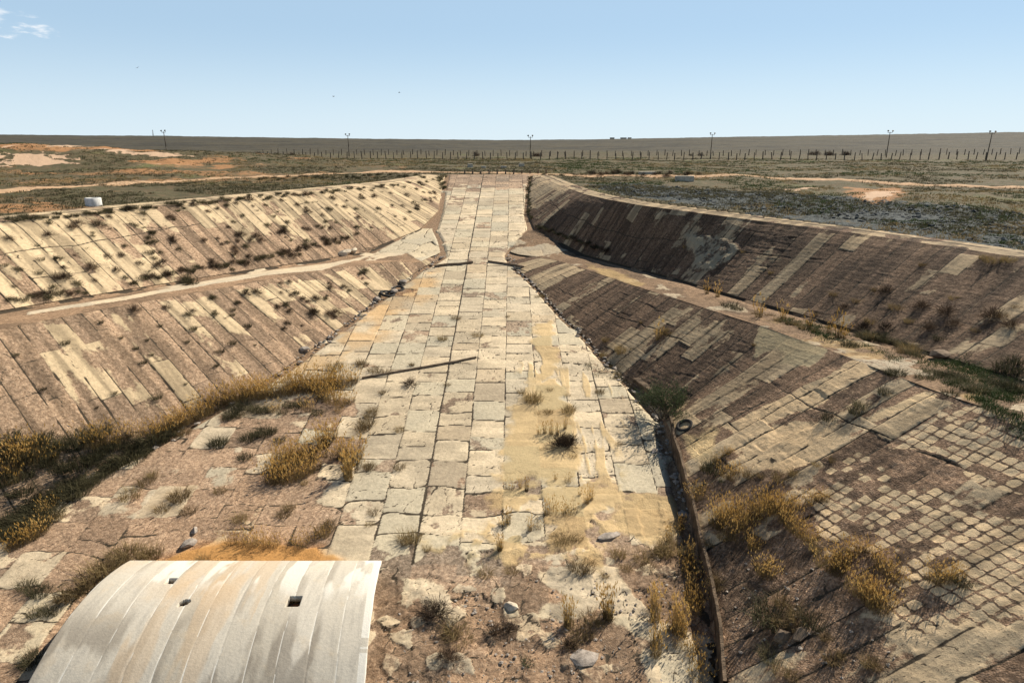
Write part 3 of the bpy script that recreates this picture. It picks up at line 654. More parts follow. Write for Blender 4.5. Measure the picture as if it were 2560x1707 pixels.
def track(pix, width):
    pts = np.array(hits(pix))[:, :2]; seg = np.hypot(*np.diff(pts, axis=0).T); s = np.concatenate([[0], np.cumsum(seg)])
    q = np.arange(0, s[-1], .5); cx = np.interp(q, s, pts[:, 0]); cy = np.interp(q, s, pts[:, 1])
    k = np.ones(21) / 21; cx = np.convolve(np.pad(cx, 10, 'edge'), k, 'valid'); cy = np.convolve(np.pad(cy, 10, 'edge'), k, 'valid')
    dx, dy = np.gradient(cx), np.gradient(cy); l = np.hypot(dx, dy); nx, ny = -dy / l, dx / l
    f = np.linspace(-1, 1, 9)[None]; wd = width * (.42 + .25 * fbm(q * .2, q * 0, 320))[:, None]
    X = cx[:, None] + nx[:, None] * f * wd; Y = cy[:, None] + ny[:, None] * f * wd
    Z = G(X, Y) + .10 - .30 * np.abs(f) ** 6
    np_mesh('dirt_track', np.stack([X, Y, Z], -1).reshape(-1, 3), grid_quads(*X.shape), None, M_dirt, None, True)['kind'] = 'structure'
track([(-60, 446), (60, 437), (160, 430), (300, 421), (450, 413), (600, 406), (760, 400), (930, 394), (1020, 396), (1290, 402), (1440, 404), (1600, 406), (1800, 411), (2000, 418), (2200, 425), (2352, 431), (2420, 434)], 3.4)

# ------------------------------------------------------------------ vaulted cover at the lower left
M_vault = None
def vault_mat():
    m, t, b = newmat('vault_concrete'); N = NB(t)
    tone = N.attr('tone').outputs['Fac']; a = N.attr('mask'); sp = N.n('ShaderNodeSeparateColor'); t.links.new(a.outputs['Color'], sp.inputs[0])
    n = N.noise(1.1, 5, .62); n2 = N.noise(9, 5, .65); n3 = N.noise(1.7, 4, .6, N.map((2.4, .35, 1)))
    c = N.mix(tone, (.45, .40, .315), (.555, .505, .415))
    c = N.mix(N.math('MULTIPLY', N.rng(n3, .48, .68), .42), c, (.34, .31, .26))
    c = N.mix(N.math('MULTIPLY', N.rng(n, .55, .7), .35), c, (.54, .43, .29))
    c = N.mix(N.math('MULTIPLY', sp.outputs[1], .75), c, (.235, .20, .155))
    c = N.mix(N.math('MULTIPLY', sp.outputs[2], .8), c, (.52, .38, .235))
    c = N.mix(1, c, N.mix(n2, (.8, .8, .8), (1.14, 1.14, 1.14)), 'MULTIPLY')
    c = N.mix(N.math('MULTIPLY', N.rng(sp.outputs[0], .2, .9), .8), c, (.70, .665, .58)); t.links.new(c, b.inputs['Base Color'])
    b.inputs['Roughness'].default_value = .8
    N.bump(N.math('ADD', n2, N.math('MULTIPLY', n, 1.5)), .35, .04, b); return m
M_vault = vault_mat()
M_rust = plain_mat('rusty_iron', (.10, .045, .025), (.24, .11, .055), 8, .8, .4)
M_oldwall = plain_mat('old_wall_concrete', (.05, .036, .024), (.19, .135, .088), 2.2, .95, .9, dist=.06)
M_darkwall = plain_mat('stained_concrete', (.11, .08, .055), (.24, .18, .125), 3, .95, .7)
M_block = plain_mat('block_concrete', (.30, .26, .20), (.52, .46, .37), 3, .9, .5)
M_white = plain_mat('whitewashed_concrete', (.46, .44, .40), (.72, .70, .66), 5, .85, .4)
M_steel = plain_mat('dark_steel', (.045, .032, .024), (.13, .085, .055), 6, .7, .4)
M_rubber = plain_mat('old_rubber', (.018, .017, .016), (.05, .045, .04), 9, .8, .5)
M_wood = plain_mat('grey_post', (.06, .05, .04), (.15, .12, .09), 4, .9, .4)
M_stone = plain_mat('stone', (.20, .17, .14), (.42, .36, .30), 4, .9, .7, dist=.05)
M_slabbit = plain_mat('broken_slab', (.40, .33, .24), (.62, .53, .40), 3, .92, .6, dist=.03)

def build_vault():
    root = tag(empty('vaulted_cover', (-11.4, 22.5, -18.0 + ZC)), 'pale ribbed concrete vaulted cover with three dark openings in the bottom left corner', 'concrete vault')
    a, b_, c_ = (26.3, -17.85), (22.7, -17.55), (19.9, -18.45)          # section points (y, z)
    d = 2 * (a[0] * (b_[1] - c_[1]) + b_[0] * (c_[1] - a[1]) + c_[0] * (a[1] - b_[1]))
    q = lambda p: p[0] ** 2 + p[1] ** 2
    cy = (q(a) * (b_[1] - c_[1]) + q(b_) * (c_[1] - a[1]) + q(c_) * (a[1] - b_[1])) / d
    cz = (q(a) * (c_[0] - b_[0]) + q(b_) * (a[0] - c_[0]) + q(c_) * (b_[0] - a[0])) / d
    rad = math.hypot(a[0] - cy, a[1] - cz); a0 = math.atan2(a[1] - cz, a[0] - cy); a1 = a0 + 11.0 / rad
    n, m = 300, 380
    an = np.linspace(a0, a1, n)[:, None]; f = np.linspace(0, 1, m)[None]
    Yc = cy + rad * np.cos(an) + 0 * f; tt = (26.3 - Yc) / 6.4
    xl = -16.95 - .25 * tt; xr = -5.78 + .55 * tt
    X = xl + (xr - xl) * f; arc = (an - a0) * rad + 0 * f
    u = f * 11 + .10 * (fbm(arc * .6, f * 4, 401) - .5) + 0 * an; k = np.floor(u + 1e-6); fr = u - k
    seam = np.minimum(fr, 1 - fr)
    step = (_h(k, k * 0, 402) - .5) * .004
    off = step - .006 * (1 - ss(.01, .05, seam)) + .015 * (fbm(X * 1.2, arc * 1.2, 403) - .5)
    Yp = cy + (rad + off) * np.cos(an); Zp = cz + (rad + off) * np.sin(an)
    Yp = Yp + .05 * (fbm(X * .8, X * 0, 404) - .5) * (arc < .4)
    holes = []                                                          # (x0, x1, arc0, arc1)
    for px, py, wx_, wl in ((392, 1334, .18, .22), (423, 1384, .22, .20), (675, 1381, .27, .30)):
        r = ray(px, py); ts = np.linspace(15, 40, 5000); yy = r[1] * ts; zz = r[2] * ts
        i = np.nonzero(np.hypot(yy - cy, zz - cz) < rad)[0][0]
        hx = r[0] * ts[i]; ha = (math.atan2(zz[i] - cz, yy[i] - cy) - a0) * rad; holes.append((hx - wx_, hx + wx_, ha - wl, ha + wl))
    V = np.stack([X + 0 * Yp, Yp, Zp + ZC], -1); Q = grid_quads(n, m)
    fc = V.reshape(-1, 3)[Q].mean(1); fa = arc.reshape(-1)[Q].mean(1); keep = np.ones(len(Q), bool)
    for i, (x0, x1, p0, p1) in enumerate(holes):
        if i == 1:
            ex, ea = (fc[:, 0] - (x0 + x1) / 2) / ((x1 - x0) / 2), (fa - (p0 + p1) / 2) / ((p1 - p0) / 2)
            keep &= ~(np.hypot(ex + .35 * ea, ea) + .4 * (fbm(fc[:, 0] * 5, fa * 5, 405) - .5) < 1)
        else: keep &= ~((fc[:, 0] > x0) & (fc[:, 0] < x1) & (fa > p0) & (fa < p1))
    white = ss(.03, .012, seam) * ss(.50, .56, fbm(k * 3.7, arc * .8, 406, 3)); white = np.maximum(white, ss(.47, .6, fbm(X * 1.1, arc * .35, 420)) * .75 * (_h(k, k * 0, 421) > .62) * ss(5.5, 2.5, arc + 2 * fbm(X * 3, arc * .5, 422)))
    white = np.maximum(white, .9 * ((f > .975) & (fbm(arc * 1.5, f, 407) > .35)))
    dark = np.clip(.55 * ss(.24, .05, np.abs(fr - .12 - .1 * (fbm(k * 3.3, arc * .8, 423) - .5))) * ss(.46, .66, fbm(k * 5.1, arc * .35, 408)) + .9 * ss(.50, .62, fbm(X * .9, arc * .28 + 3, 409)) * ss(3.0, 5.0, arc), 0, 1)
    rust = np.clip(.4 * ss(.46, .70, fbm(X * .5, arc * .4, 410)) * ss(-8.5, -11, X) * ss(4.5, 2.5, arc) + .6 * ss(.5, .65, fbm(X * 1.4, arc * .3, 411)) * (X < -10) * (X > -14.5), 0, 1)
    tone = np.clip(_h(k, k * 0, 412) * 1.0 + .5 * (fbm(X, arc * .4, 413) - .5), 0, 1)
    mk = np.stack([white, dark, rust, np.ones_like(white)], -1).reshape(-1, 4)
    shell = np_mesh('vault_shell', V.reshape(-1, 3), Q[keep], None, M_vault, None, True, {'mask': mk, 'tone': tone.ravel()})
    sol = shell.modifiers.new('thickness', 'SOLIDIFY'); sol.thickness = .26; sol.offset = -1 if shell.data.polygons[0].normal.z > 0 else 1
    shell.parent = root; shell.matrix_parent_inverse = root.matrix_basis.inverted()
    bpy.context.view_layer.update()
    for i, (x0, x1, p0, p1) in enumerate(holes):
        am = a0 + (p0 + p1) / 2 / rad; nrm = Vector((0, math.cos(am), math.sin(am))); tan = Vector((0, -math.sin(am), math.cos(am)))
        ctr = Vector(((x0 + x1) / 2, cy + (rad - .26) * math.cos(am), cz + (rad - .26) * math.sin(am) + ZC))
        b = MB(); hw, hl = (x1 - x0) / 2 + .1, (p1 - p0) / 2 + .1
        for sx0, sx1, sl0, sl1, h0, h1 in ((-hw, hw, -hl, hl, -.25, -.18),):
            v = [ctr + Vector((sx, 0, 0)) + tan * l + nrm * h for h in (h0, h1) for l in (sl0, sl1) for sx in (sx0, sx1)]
            b.add(v, [(0, 2, 3, 1), (4, 5, 7, 6), (0, 1, 5, 4), (2, 6, 7, 3), (0, 4, 6, 2), (1, 3, 7, 5)])
        op = b.build('opening_bottom', M_darkwall, None); op.parent = root; op.matrix_parent_inverse = root.matrix_basis.inverted()
        pl = MB(); rr = min(hw, hl) * .62; c0 = ctr + nrm * -.17 - tan * .12 * 0; v = []
        for lvl, rad_ in ((0, rr), (.10, rr), (.10, rr * .8), (.06, rr * .75)):
            for j in range(20): v.append(c0 + Vector((math.cos(j * math.pi / 10) * rad_, 0, 0)) + tan * (math.sin(j * math.pi / 10) * rad_) + nrm * lvl)
        fcs = [(l * 20 + j, l * 20 + (j + 1) % 20, l * 20 + 20 + (j + 1) % 20, l * 20 + 20 + j) for l in range(3) for j in range(20)] + [tuple(range(60, 80))]
        pg = pl.add(v, fcs).build('round_plug', M_rust, None); pg.parent = op; pg.matrix_parent_inverse = op.matrix_basis.inverted() @ root.matrix_basis.inverted() if False else op.matrix_world.inverted()
        bpy.context.view_layer.update(); pg.matrix_parent_inverse = op.matrix_world.inverted()
build_vault()

# ------------------------------------------------------------------ walls, kerbs and loose things
def thing(name, label, cat, loc=(0, 0, 0), rz=0, group=None):
    return tag(empty(name, loc, rz), label, cat, group)
def wall_along(name, pix, h, th, mat, label, cat, up=0., dz=0., seed=0, lift=None):
    P = np.array(hits(pix)); seg = np.hypot(*np.diff(P[:, :2], axis=0).T); s = np.concatenate([[0], np.cumsum(seg)])
    q = np.linspace(0, s[-1], max(12, int(s[-1] / .08))); X = np.interp(q, s, P[:, 0]); Y = np.interp(q, s, P[:, 1])
    Z = np.interp(q, s, P[:, 2]) if lift is None else lift(X, Y)
    dx, dy = np.gradient(X), np.gradient(Y); l = np.hypot(dx, dy); nx, ny = -dy / l, dx / l
    prof = [(-1, 0), (-1, .5), (-1.02, .8), (-.8, 1), (.0, 1.0), (.8, 1), (1, .85), (1, .4), (1, 0)]; V = []
    for i, (a, b) in enumerate(prof):
        jit = (fbm(q * 1.8, q * 0 + i * 3.1, 430 + seed, 4) - .5)
        V.append(np.stack([X + nx * a * th / 2 * (1 + .5 * jit), Y + ny * a * th / 2 * (1 + .5 * jit), Z + dz + b * h * (1 + up * (fbm(q * .9, q * 0, 431 + seed, 4) - .5) * (b > .5)) - (b == 0) * .25], -1))
    V = np.stack(V, 1)
    o = np_mesh(name, V.reshape(-1, 3), grid_quads(len(q), len(prof)), None, mat, None, False)
    return tag(o, label, cat)
wpix = [(1539, 962), (1549, 1020), (1560, 1080), (1573, 1135), (1588, 1190), (1600, 1245), (1611, 1290), (1626, 1345), (1641, 1400), (1650, 1480), (1656, 1568), (1660, 1620)]
wall_along('retaining_wall', wpix, 1.05, .16, M_oldwall, 'weathered brown retaining wall running from the green bush to the bottom edge of the picture', 'retaining wall', .16, 0, 1, lift=lambda x, y: zfl(y))
wall_along('drain_rail', [(832, 871), (880, 862), (940, 852), (1000, 842), (1050, 832), (1094, 823)], .16, .14, M_darkwall, 'long dark raised rail lying diagonally across the pale floor slabs', 'drain rail', .3, 0, 2)
wall_along('drain_kerb', [(998, 614), (1030, 610), (1060, 608), (1086, 605)], .22, .16, M_darkwall, 'dark raised kerb across the floor, left one of two where the slopes pinch in', 'kerb', .3, 0, 3)
wall_along('drain_kerb', [(1121, 603), (1150, 607), (1180, 611), (1202, 616)], .22, .16, M_darkwall, 'dark raised kerb across the floor, right one of two where the slopes pinch in', 'kerb', .3, 0, 4)
wall_along('toe_beam', [(1462, 872), (1490, 893), (1520, 915), (1540, 935)],   .12, .5, M_oldwall, 'broken pale footing beam at the foot of the right slope just before the green bush', 'footing beam', .35, .0, 5)

def rock_np(n_sub, seed, sc):
    """irregular angular stone"""
    rng = np.random.default_rng(seed); n = 26 if n_sub else 14
    import bmesh
    bm = bmesh.new(); pts = rng.normal(size=(n, 3)); pts /= np.linalg.norm(pts, axis=1)[:, None]; pts *= rng.uniform(.8, 1.1, (n, 1)) * np.array(sc) / 2
    for p in pts: bm.verts.new(p)
    r = bmesh.ops.convex_hull(bm, input=bm.verts); bmesh.ops.delete(bm, geom=[g for g in r['geom_interior'] if isinstance(g, bmesh.types.BMVert)], context='VERTS')
    return bm
def rock(name, px, sc, seed, mat, label, cat, group=None, rz=0, sink=.25, bev=.02):
    p = hit(*px); bm = rock_np(1, seed, sc); me = bpy.data.meshes.new(name); bm.to_mesh(me); bm.free(); me.materials.append(mat)
    o = link(bpy.data.objects.new(name, me)); o.location = (p[0], p[1], p[2] + sc[2] * (.5 - sink)); o.rotation_euler = (0, 0, rz)
    b = o.modifiers.new('bevel', 'BEVEL'); b.width = bev; b.segments = 2
    return tag(o, label, cat, group)
rock('boulder', (1341, 1513), (1.2, 1.0, .26), 3, M_stone, 'rounded grey boulder on the rubble at the bottom of the picture', 'boulder', rz=.3)
rock('rock', (1797, 1470), (.75, .6, .6), 9, M_darkwall, 'dark brown rock in dry weeds right of the retaining wall', 'rock')
rock('rock', (1838, 1462), (.95, .5, .4), 12, M_darkwall, 'flat dark broken rock beside dry twigs near the bottom right', 'rock', rz=.5)
rock('slab_chunk', (1398, 1232), (1.3, .8, .22), 15, M_stone, 'tilted pale slab chunk in the yellow sand near the retaining wall', 'slab chunk', rz=.6)
rock('slab_chunk', (1172, 1398), (.7, .55, .35), 16, M_slabbit, 'pinkish broken lump in the cracked plates right of the vaulted cover', 'slab chunk')
rock('asphalt_lump', (434, 1252), (.9, .55, .4), 18, M_stone, 'grey lump of spilled mortar on the gravel above the vaulted cover', 'mortar lump', rz=.8)
rock('asphalt_lump', (447, 1223), (.35, .6, .28), 19, M_stone, 'small grey mortar piece beyond the larger lump above the vaulted cover', 'mortar lump', rz=.2)
rock('slab_chunk', (2160, 818), (1.4, .9, .5), 21, M_darkwall, 'dark slab fragment at the foot of the right upper slope near the green gully', 'slab chunk', rz=.4)
for i, (px, py) in enumerate([(786, 587), (797, 583), (812, 580)]):
    rock('slab_chunk', (px, py), (1.3, .8, .7), 30 + i, M_slabbit, 'upended pale slab piece in the broken row at the foot of the far left slope', 'slab chunk', 'broken slabs at the foot of the left slope', rz=i * .7)

def tyre(px, R0, r0, label, tilt=(0, 0)):
    p = hit(*px); n, m = 48, 16; a = np.linspace(0, 2 * np.pi, n, endpoint=False)[:, None]; b = np.linspace(0, 2 * np.pi, m, endpoint=False)[None]
    rr = R0 + r0 * np.cos(b) * .9 + .006 * np.sign(np.sin(a * 24)) * (np.cos(b) > .6); V = np.stack([rr * np.cos(a), rr * np.sin(a), r0 * .75 * np.sin(b) + 0 * a], -1)
    i = np.arange(n)[:, None] * m; j = np.arange(m)[None]; i2 = (np.arange(n)[:, None] + 1) % n * m; j2 = (j + 1) % m
    Q = np.stack([i + j, i2 + j, i2 + j2, i + j2], -1).reshape(-1, 4)
    o = np_mesh('tyre', V.reshape(-1, 3), Q, None, M_rubber, None, True); o.location = (p[0], p[1], p[2] + r0 * .6); o.rotation_euler = (tilt[0], tilt[1], 0)
    return tag(o, label, 'tyre')
tyre((1572, 980), .40, .11, 'old black tyre lying behind the retaining wall beside the green bush', (.25, -.45))
tyre((890, 677), .58, .15, 'large old tyre lying in the gully at the foot of the left slope', (.1, .2))
tyre((916, 665), .42, .12, 'smaller old tyre beyond the large one in the left gully', (.25, .1))
for i, (px, py) in enumerate([(926, 650), (905, 672), (866, 690), (700, 806)]):
    rock('rock', (px, py), (.9, .7, .45), 60 + i, M_stone, 'grey rock lying in the gully at the foot of the left slope', 'rock', 'rocks in the left gully', rz=i)

# concrete ring on the left rim
p = hit(216, 474); n = 40; V = []; zr = [(.62, -.2), (.64, .0), (.64, .66), (.60, .70), (.44, .70), (.42, .66), (.42, .45), (0.001, .45)]
for r_, z_ in zr:
    for j in range(n): V.append((r_ * math.cos(2 * math.pi * j / n), r_ * math.sin(2 * math.pi * j / n), z_))
mb = MB().add(V, [(l * n + j, l * n + (j + 1) % n, (l + 1) * n + (j + 1) % n, (l + 1) * n + j) for l in range(len(zr) - 1) for j in range(n)])
o = mb.build('well_ring', M_white, None, True); o.location = (p[0], p[1], p[2] + .02); tag(o, 'whitewashed round concrete well ring on the left rim of the trench', 'well ring')

def block(px, sz, mat, label, rz, cat='concrete block'):
    p = hit(*px); b = MB().box(-sz[0] / 2, sz[0] / 2, -sz[1] / 2, sz[1] / 2, -.2, sz[2]); o = b.build('concrete_block', mat, None, bevel=.05); o.location = tuple(p); o.rotation_euler = (0, 0, rz); return tag(o, label, cat)
block((1486, 402), (2.5, .9, .5), M_block, 'grey concrete block by the track, the farther of two right of the far end', .1)
block((1572, 415), (2.4, .9, .6), M_block, 'buff concrete block in the weeds, the nearer of two right of the far end', -.1)
block((1080, 385), (1.0, .8, .7), M_block, 'squat concrete block beyond the far end, leftmost of four', .2)
block((1111, 386), (.9, .6, .35), M_block, 'low concrete block beyond the far end, second from the left of four', .0)
block((1157, 386), (1.1, .6, .35), M_block, 'low concrete block beyond the far end, third from the left of four', .1)
block((1198, 383), (1.0, .7, .65), M_block, 'squat tilted concrete block beyond the far end, rightmost of four', .4)
for i in range(11):
    f = i / 10; p = hit(1066 + f * 190, 402.5); b = MB().box(-.11, .11, -.11, .11, -.3, .62 + .15 * random.random())
    o = b.build('bollard', M_darkwall, None, bevel=.02); o.location = (p[0], YEND + .9, float(G(p[0], YEND + .9))); o.rotation_euler = (random.uniform(-.1, .1), random.uniform(-.1, .1), 0)
    tag(o, 'stubby dark concrete bollard in the row across the far end of the trench', 'bollard', 'bollards across the far end of the trench')

# lamp posts
def lamp_post(px, d, h, label, lean=0):
    r = ray(px[0], px[1]); x, y = r[0] * d, r[1] * d; z = float(G(x, y))
    t = thing('lamp_post', label, 'lamp post', (x, y, z - .1), random.uniform(-.3, .3), 'lamp posts along the fence'); t.rotation_euler[1] = lean
    MB().tube((0, 0, -.5), (0, 0, h * .45), .15, .13).tube((0, 0, h * .45), (0, 0, h), .12, .09).build('pole', M_wood, t, True)
    MB().box(-.62, .62, -.05, .05, h - .28, h - .18).build('crossarm', M_steel, t)
    for sx in (-1, 1):
        b = MB(); b.tube((sx * .58, 0, h - .20), (sx * .62, -.02, h + .12), .05); b.tube((sx * .62, -.02, h + .10), (sx * .66, -.22, h + .32), .10, .26, 10)
        b.build('floodlight', M_steel, t)
lamp_post((383, 345), 200, 7.6, 'thin lamp post with twin floodlights above the orange mound, leftmost of six', -.035)
lamp_post((802, 361), 215, 6.6, 'thin lamp post with twin floodlights, second from the left of six')
lamp_post((1218, 363), 205, 6.3, 'thin lamp post with twin floodlights near the trench axis, third from the left')
lamp_post((1632, 358), 205, 7.0, 'thin lamp post with twin floodlights, fourth from the left of six', .01)
lamp_post((2037, 352), 195, 7.2, 'thin lamp post with twin floodlights, fifth from the left of six', .01)
lamp_post((2267, 360), 172, 6.8, 'thin lamp post with twin floodlights at the right, last of six', .03)

# two fences
def fence(label, A, B, n, h, seed):
    rng = np.random.default_rng(seed); t = thing('wire_fence', label, 'fence', (A[0], A[1], 0))
    tops = []
    for i in range(n):
        f = i / (n - 1); x = A[0] + (B[0] - A[0]) * f + rng.normal() * .12; y = A[1] + (B[1] - A[1]) * f + rng.normal() * .25 + 4 * math.sin(f * 3.1) * .5; z = float(G(x, y))
        hh = h * rng.uniform(.88, 1.08); w_ = rng.uniform(.12, .16); lx, ly = rng.normal(0, .07, 2)
        b = MB().tube((0, 0, -.3), (lx * hh, ly * hh, hh), w_, w_ * .85, 6); o = b.build('post', M_wood, t); o.location = (x - A[0], y - A[1], z)
        tops.append((x - A[0], y - A[1], z, hh))
    wr = MB()
    for (x0, y0, z0, h0), (x1, y1, z1, h1) in zip(tops, tops[1:]):
        for q in (.35, .65, .92):
            wr.tube((x0, y0, z0 + h0 * q), (x1, y1, z1 + h1 * q), .006, .006, 3)
    wr.build('wires', M_steel, t)
fence('near row of weathered fence posts crossing the plain beyond the trench', (-70, 203), (152, 178), 98, 2.0, 5)
fence('far row of weathered fence posts crossing the plain behind the nearer row', (-88, 250), (190, 232), 100, 2.0, 6)

# far structures on the horizon
def at_dist(px, d): r = ray(px, 320); return r[0] * d, r[1] * d
x, y = at_dist(353, 1500); z = float(G(x, y)); t = thing('lattice_mast', 'thin lattice mast on the left horizon', 'mast', (x, y, z))
b = MB()
for sx, sy in ((-1, -1), (1, -1), (1, 1), (-1, 1)): b.tube((sx * 1.3, sy * 1.3, -2), (sx * .3, sy * .3, 15), .16, .1, 5)
b.build('legs', M_steel, t)
b = MB()
for i in range(7):
    z0 = i * 2.2; w0 = 1.3 - z0 / 15.0; w1 = 1.3 - (z0 + 2.2) / 15.0
    for a_, c_ in (((-1, -1), (1, -1)), ((1, -1), (1, 1)), ((1, 1), (-1, 1)), ((-1, 1), (-1, -1))): b.tube((a_[0] * w0, a_[1] * w0, z0), (c_[0] * w1, c_[1] * w1, z0 + 2.2), .08, .08, 4)
b.build('bracing', M_steel, t)
for px, d, wd, hh, lab in ((1406, 2300, 14, 6, 'tiny dark building on the horizon right of centre, leftmost of three'), (1432, 2350, 20, 4, 'tiny low building on the horizon right of centre, middle of three'), (1446, 2380, 12, 3.5, 'tiny flat building on the horizon right of centre, rightmost of three')):
    x, y = at_dist(px, d); z = float(G(x, y)); t = thing('building', lab, 'building', (x, y, z))
    MB().box(-wd / 2, wd / 2, -5, 5, -3, hh).build('wall', M_block, t); MB().box(-wd / 2 - .5, wd / 2 + .5, -5.5, 5.5, hh + .02, hh + .6).build('roof', M_darkwall, t)

# birds
def bird(px, py, d, span, bank, label):
    r = ray(px, py); t = thing('bird', label, 'bird', (r[0] * d, r[1] * d, ZC + r[2] * d), random.uniform(0, 6)); t.rotation_euler[1] = bank
    b = MB(); ring = [(-.26, .012), (-.18, .05), (-.02, .075), (.14, .06), (.22, .045), (.27, .035), (.34, .006)]; v = []
    for yy, rr in ring:
        for j in range(8): v.append((rr * math.cos(j * math.pi / 4), yy, rr * math.sin(j * math.pi / 4)))
    f = [(l * 8 + j, l * 8 + (j + 1) % 8, l * 8 + 8 + (j + 1) % 8, l * 8 + 8 + j) for l in range(6) for j in range(8)]
    v += [(-.05, -.24, 0), (.05, -.24, 0), (.09, -.42, 0), (-.09, -.42, 0)]; f.append((56, 57, 58, 59))
    b.add(v, f).build('body', M_steel, t, True)
    for sx in (-1, 1):
        w_ = MB(); v = []
        for q, cy_, ch, zz in ((.05, .08, .20, .02), (.45, .12, .19, .12), (.75, .06, .15, .10), (1.0, -.08, .02, .03)):
            v += [(sx * q * span / 2, cy_, zz), (sx * q * span / 2, cy_ - ch, zz - .01), (sx * q * span / 2, cy_ - ch * .4, zz + .018)]
        f = []
        for l in range(3):
            a_ = l * 3; f += [(a_, a_ + 3, a_ + 5, a_ + 2), (a_ + 2, a_ + 5, a_ + 4, a_ + 1), (a_ + 1, a_ + 4, a_ + 3, a_)]
        w_.add(v, f).build('wing', M_steel, t)
bird(316, 156, 160, .8, .5, 'tiny dark bird in the sky above the left plain')
bird(766, 222, 170, .8, .1, 'tiny dark bird with level wings in the sky left of centre')
bird(917, 213, 210, .8, .3, 'tiny faint bird in the sky nearest the centre')

# ------------------------------------------------------------------ vegetation
M_stem = leaf_mat('reed_stem', (.085, .060, .027), (.31, .215, .09))
M_head = leaf_mat('reed_head', (.50, .31, .085), (.76, .52, .19), .35)
M_dry = leaf_mat('dry_grass', (.15, .105, .05), (.30, .22, .10))
M_sage = leaf_mat('dark_sage', (.045, .042, .022), (.12, .105, .055))
M_green = leaf_mat('green_weed', (.032, .05, .015), (.085, .105, .038))
M_twig = leaf_mat('dry_twig', (.042, .029, .019), (.125, .083, .052), .1)
M_leafy = leaf_mat('bush_leaf', (.05, .065, .03), (.14, .15, .075), .3)
M_bark = plain_mat('bark', (.05, .04, .03), (.14, .11, .08), 9, .9, .5)

def blades(B, D, h, w, droop, rng):
    """flat tapering blades: bases B (n,3), lean vectors D (n,2), heights h, widths w, droop 0..1 -> verts, quads, tris"""
    n = len(B); a = rng.uniform(0, 2 * np.pi, n); side = np.stack([np.cos(a), np.sin(a), 0 * a], 1) * (w / 2)[:, None]
    L = np.concatenate([D, np.zeros((n, 1))], 1)
    up = np.array([0, 0, 1.])
    mid = B + up * (h * .55)[:, None] + L * (h * .35)[:, None]
    tip = B + up * (h * (1 - .35 * droop))[:, None] + L * (h * (1 + droop))[:, None]
    V = np.stack([B - side, B + side, mid - side * .8, mid + side * .8, tip], 1).reshape(-1, 3)
    i = np.arange(n) * 5
    return V, np.stack([i, i + 1, i + 3, i + 2], 1), np.stack([i + 2, i + 3, i + 4], 1), tip
def mesh_only(name, V, Q, T, mat):
    o = np_mesh(name, V, Q, T, mat); me = o.data; bpy.data.objects.remove(o); return me
def merge(parts):
    V = []; Q = []; T = []; b = 0
    for v, q, t in parts:
        V.append(v); Q.append(np.asarray(q).reshape(-1, 4) + b); T.append(np.asarray(t).reshape(-1, 3) + b); b += len(v)
    return np.concatenate(V), np.concatenate(Q), np.concatenate(T)
def disc(n, r, rng, ell=1.0):
    a = rng.uniform(0, 2 * np.pi, n); q = r * np.sqrt(rng.uniform(0, 1, n)); return np.stack([q * np.cos(a), q * np.sin(a) * ell, np.full(n, -.08)], 1)

def reed_proto(seed, n, r, h0, h1, lean=.17, heads=.62):
    rng = np.random.default_rng(seed); B = disc(n, r, rng); out_ = B[:, :2] / max(r, .01)
    D = out_ * lean * 1.2 + rng.normal(0, lean * .6, (n, 2)) + np.array([-.05, -.03]); h = (h0 * .65 + (h1 * 1.15 - h0 * .65) * rng.random(n) ** 1.3) * (1 - .05 * np.hypot(*out_.T) ** 2)
    V, Q, T, tip = blades(B, D, h, rng.uniform(.011, .018, n), rng.uniform(.0, .25, n), rng)
    m = int(n * .9); B2 = disc(m, r * 1.05, rng); V2, Q2, T2, _ = blades(B2, rng.normal(0, .35, (m, 2)), rng.uniform(.25, .65, m) * h0, rng.uniform(.012, .022, m), rng.uniform(.2, .9, m), rng)
    body = [(V, Q, T), (V2, Q2, T2)]
    sel = rng.random(n) < heads; tp = tip[sel]; k = len(tp); parts = []
    for j in range(3):
        L = rng.uniform(.16, .27, k); wd = rng.uniform(.03, .055, k); a = rng.uniform(0, 2 * np.pi, k); side = np.stack([np.cos(a), np.sin(a), 0 * a], 1) * wd[:, None] / 2
        nod = np.concatenate([D[sel] + rng.normal(0, .25, (k, 2)), np.full((k, 1), .9)], 1); nod /= np.linalg.norm(nod, axis=1)[:, None]
        b = tp - nod * (L * .6)[:, None]; c = tp - nod * (L * .15)[:, None]; t = tp + nod * (L * .5)[:, None]
        V = np.stack([b, c - side, c + side, t], 1).reshape(-1, 3); i = np.arange(k) * 4; parts.append((V, np.stack([i, i + 2, i + 3, i + 1], 1), np.zeros((0, 3), int)))
    if n < 70:                                     # a few lone stalks: one small mesh, stalks and plumes together
        me = mesh_only('reed_clump', *merge(body + parts), M_stem); me.materials.append(M_head); n0 = sum(len(b_[0]) for b_ in body)
        for pl in me.polygons: pl.material_index = int(pl.vertices[0] >= n0)
        return me
    return mesh_only('stems', *merge(body), M_stem), mesh_only('seed_sprays', *merge(parts), M_head)
REEDS = [reed_proto(501, 105, .55, 1.1, 1.75), reed_proto(502, 80, .48, .9, 1.6), reed_proto(503, 115, .66, .8, 1.6), reed_proto(504, 60, .20, 1.0, 1.7, .10), reed_proto(505, 45, .16, .7, 1.3, .16)]
def tuft_proto(seed, n, r, h0, h1, w, mat, lean=.5):
    rng = np.random.default_rng(seed); B = disc(n, r, rng); D = B[:, :2] / r * lean + rng.normal(0, lean * .45, (n, 2))
    V, Q, T, _ = blades(B, D, rng.uniform(h0, h1, n), rng.uniform(*w, n), rng.uniform(.2, 1, n), rng); return mesh_only('grass_tuft', V, Q, T, mat)
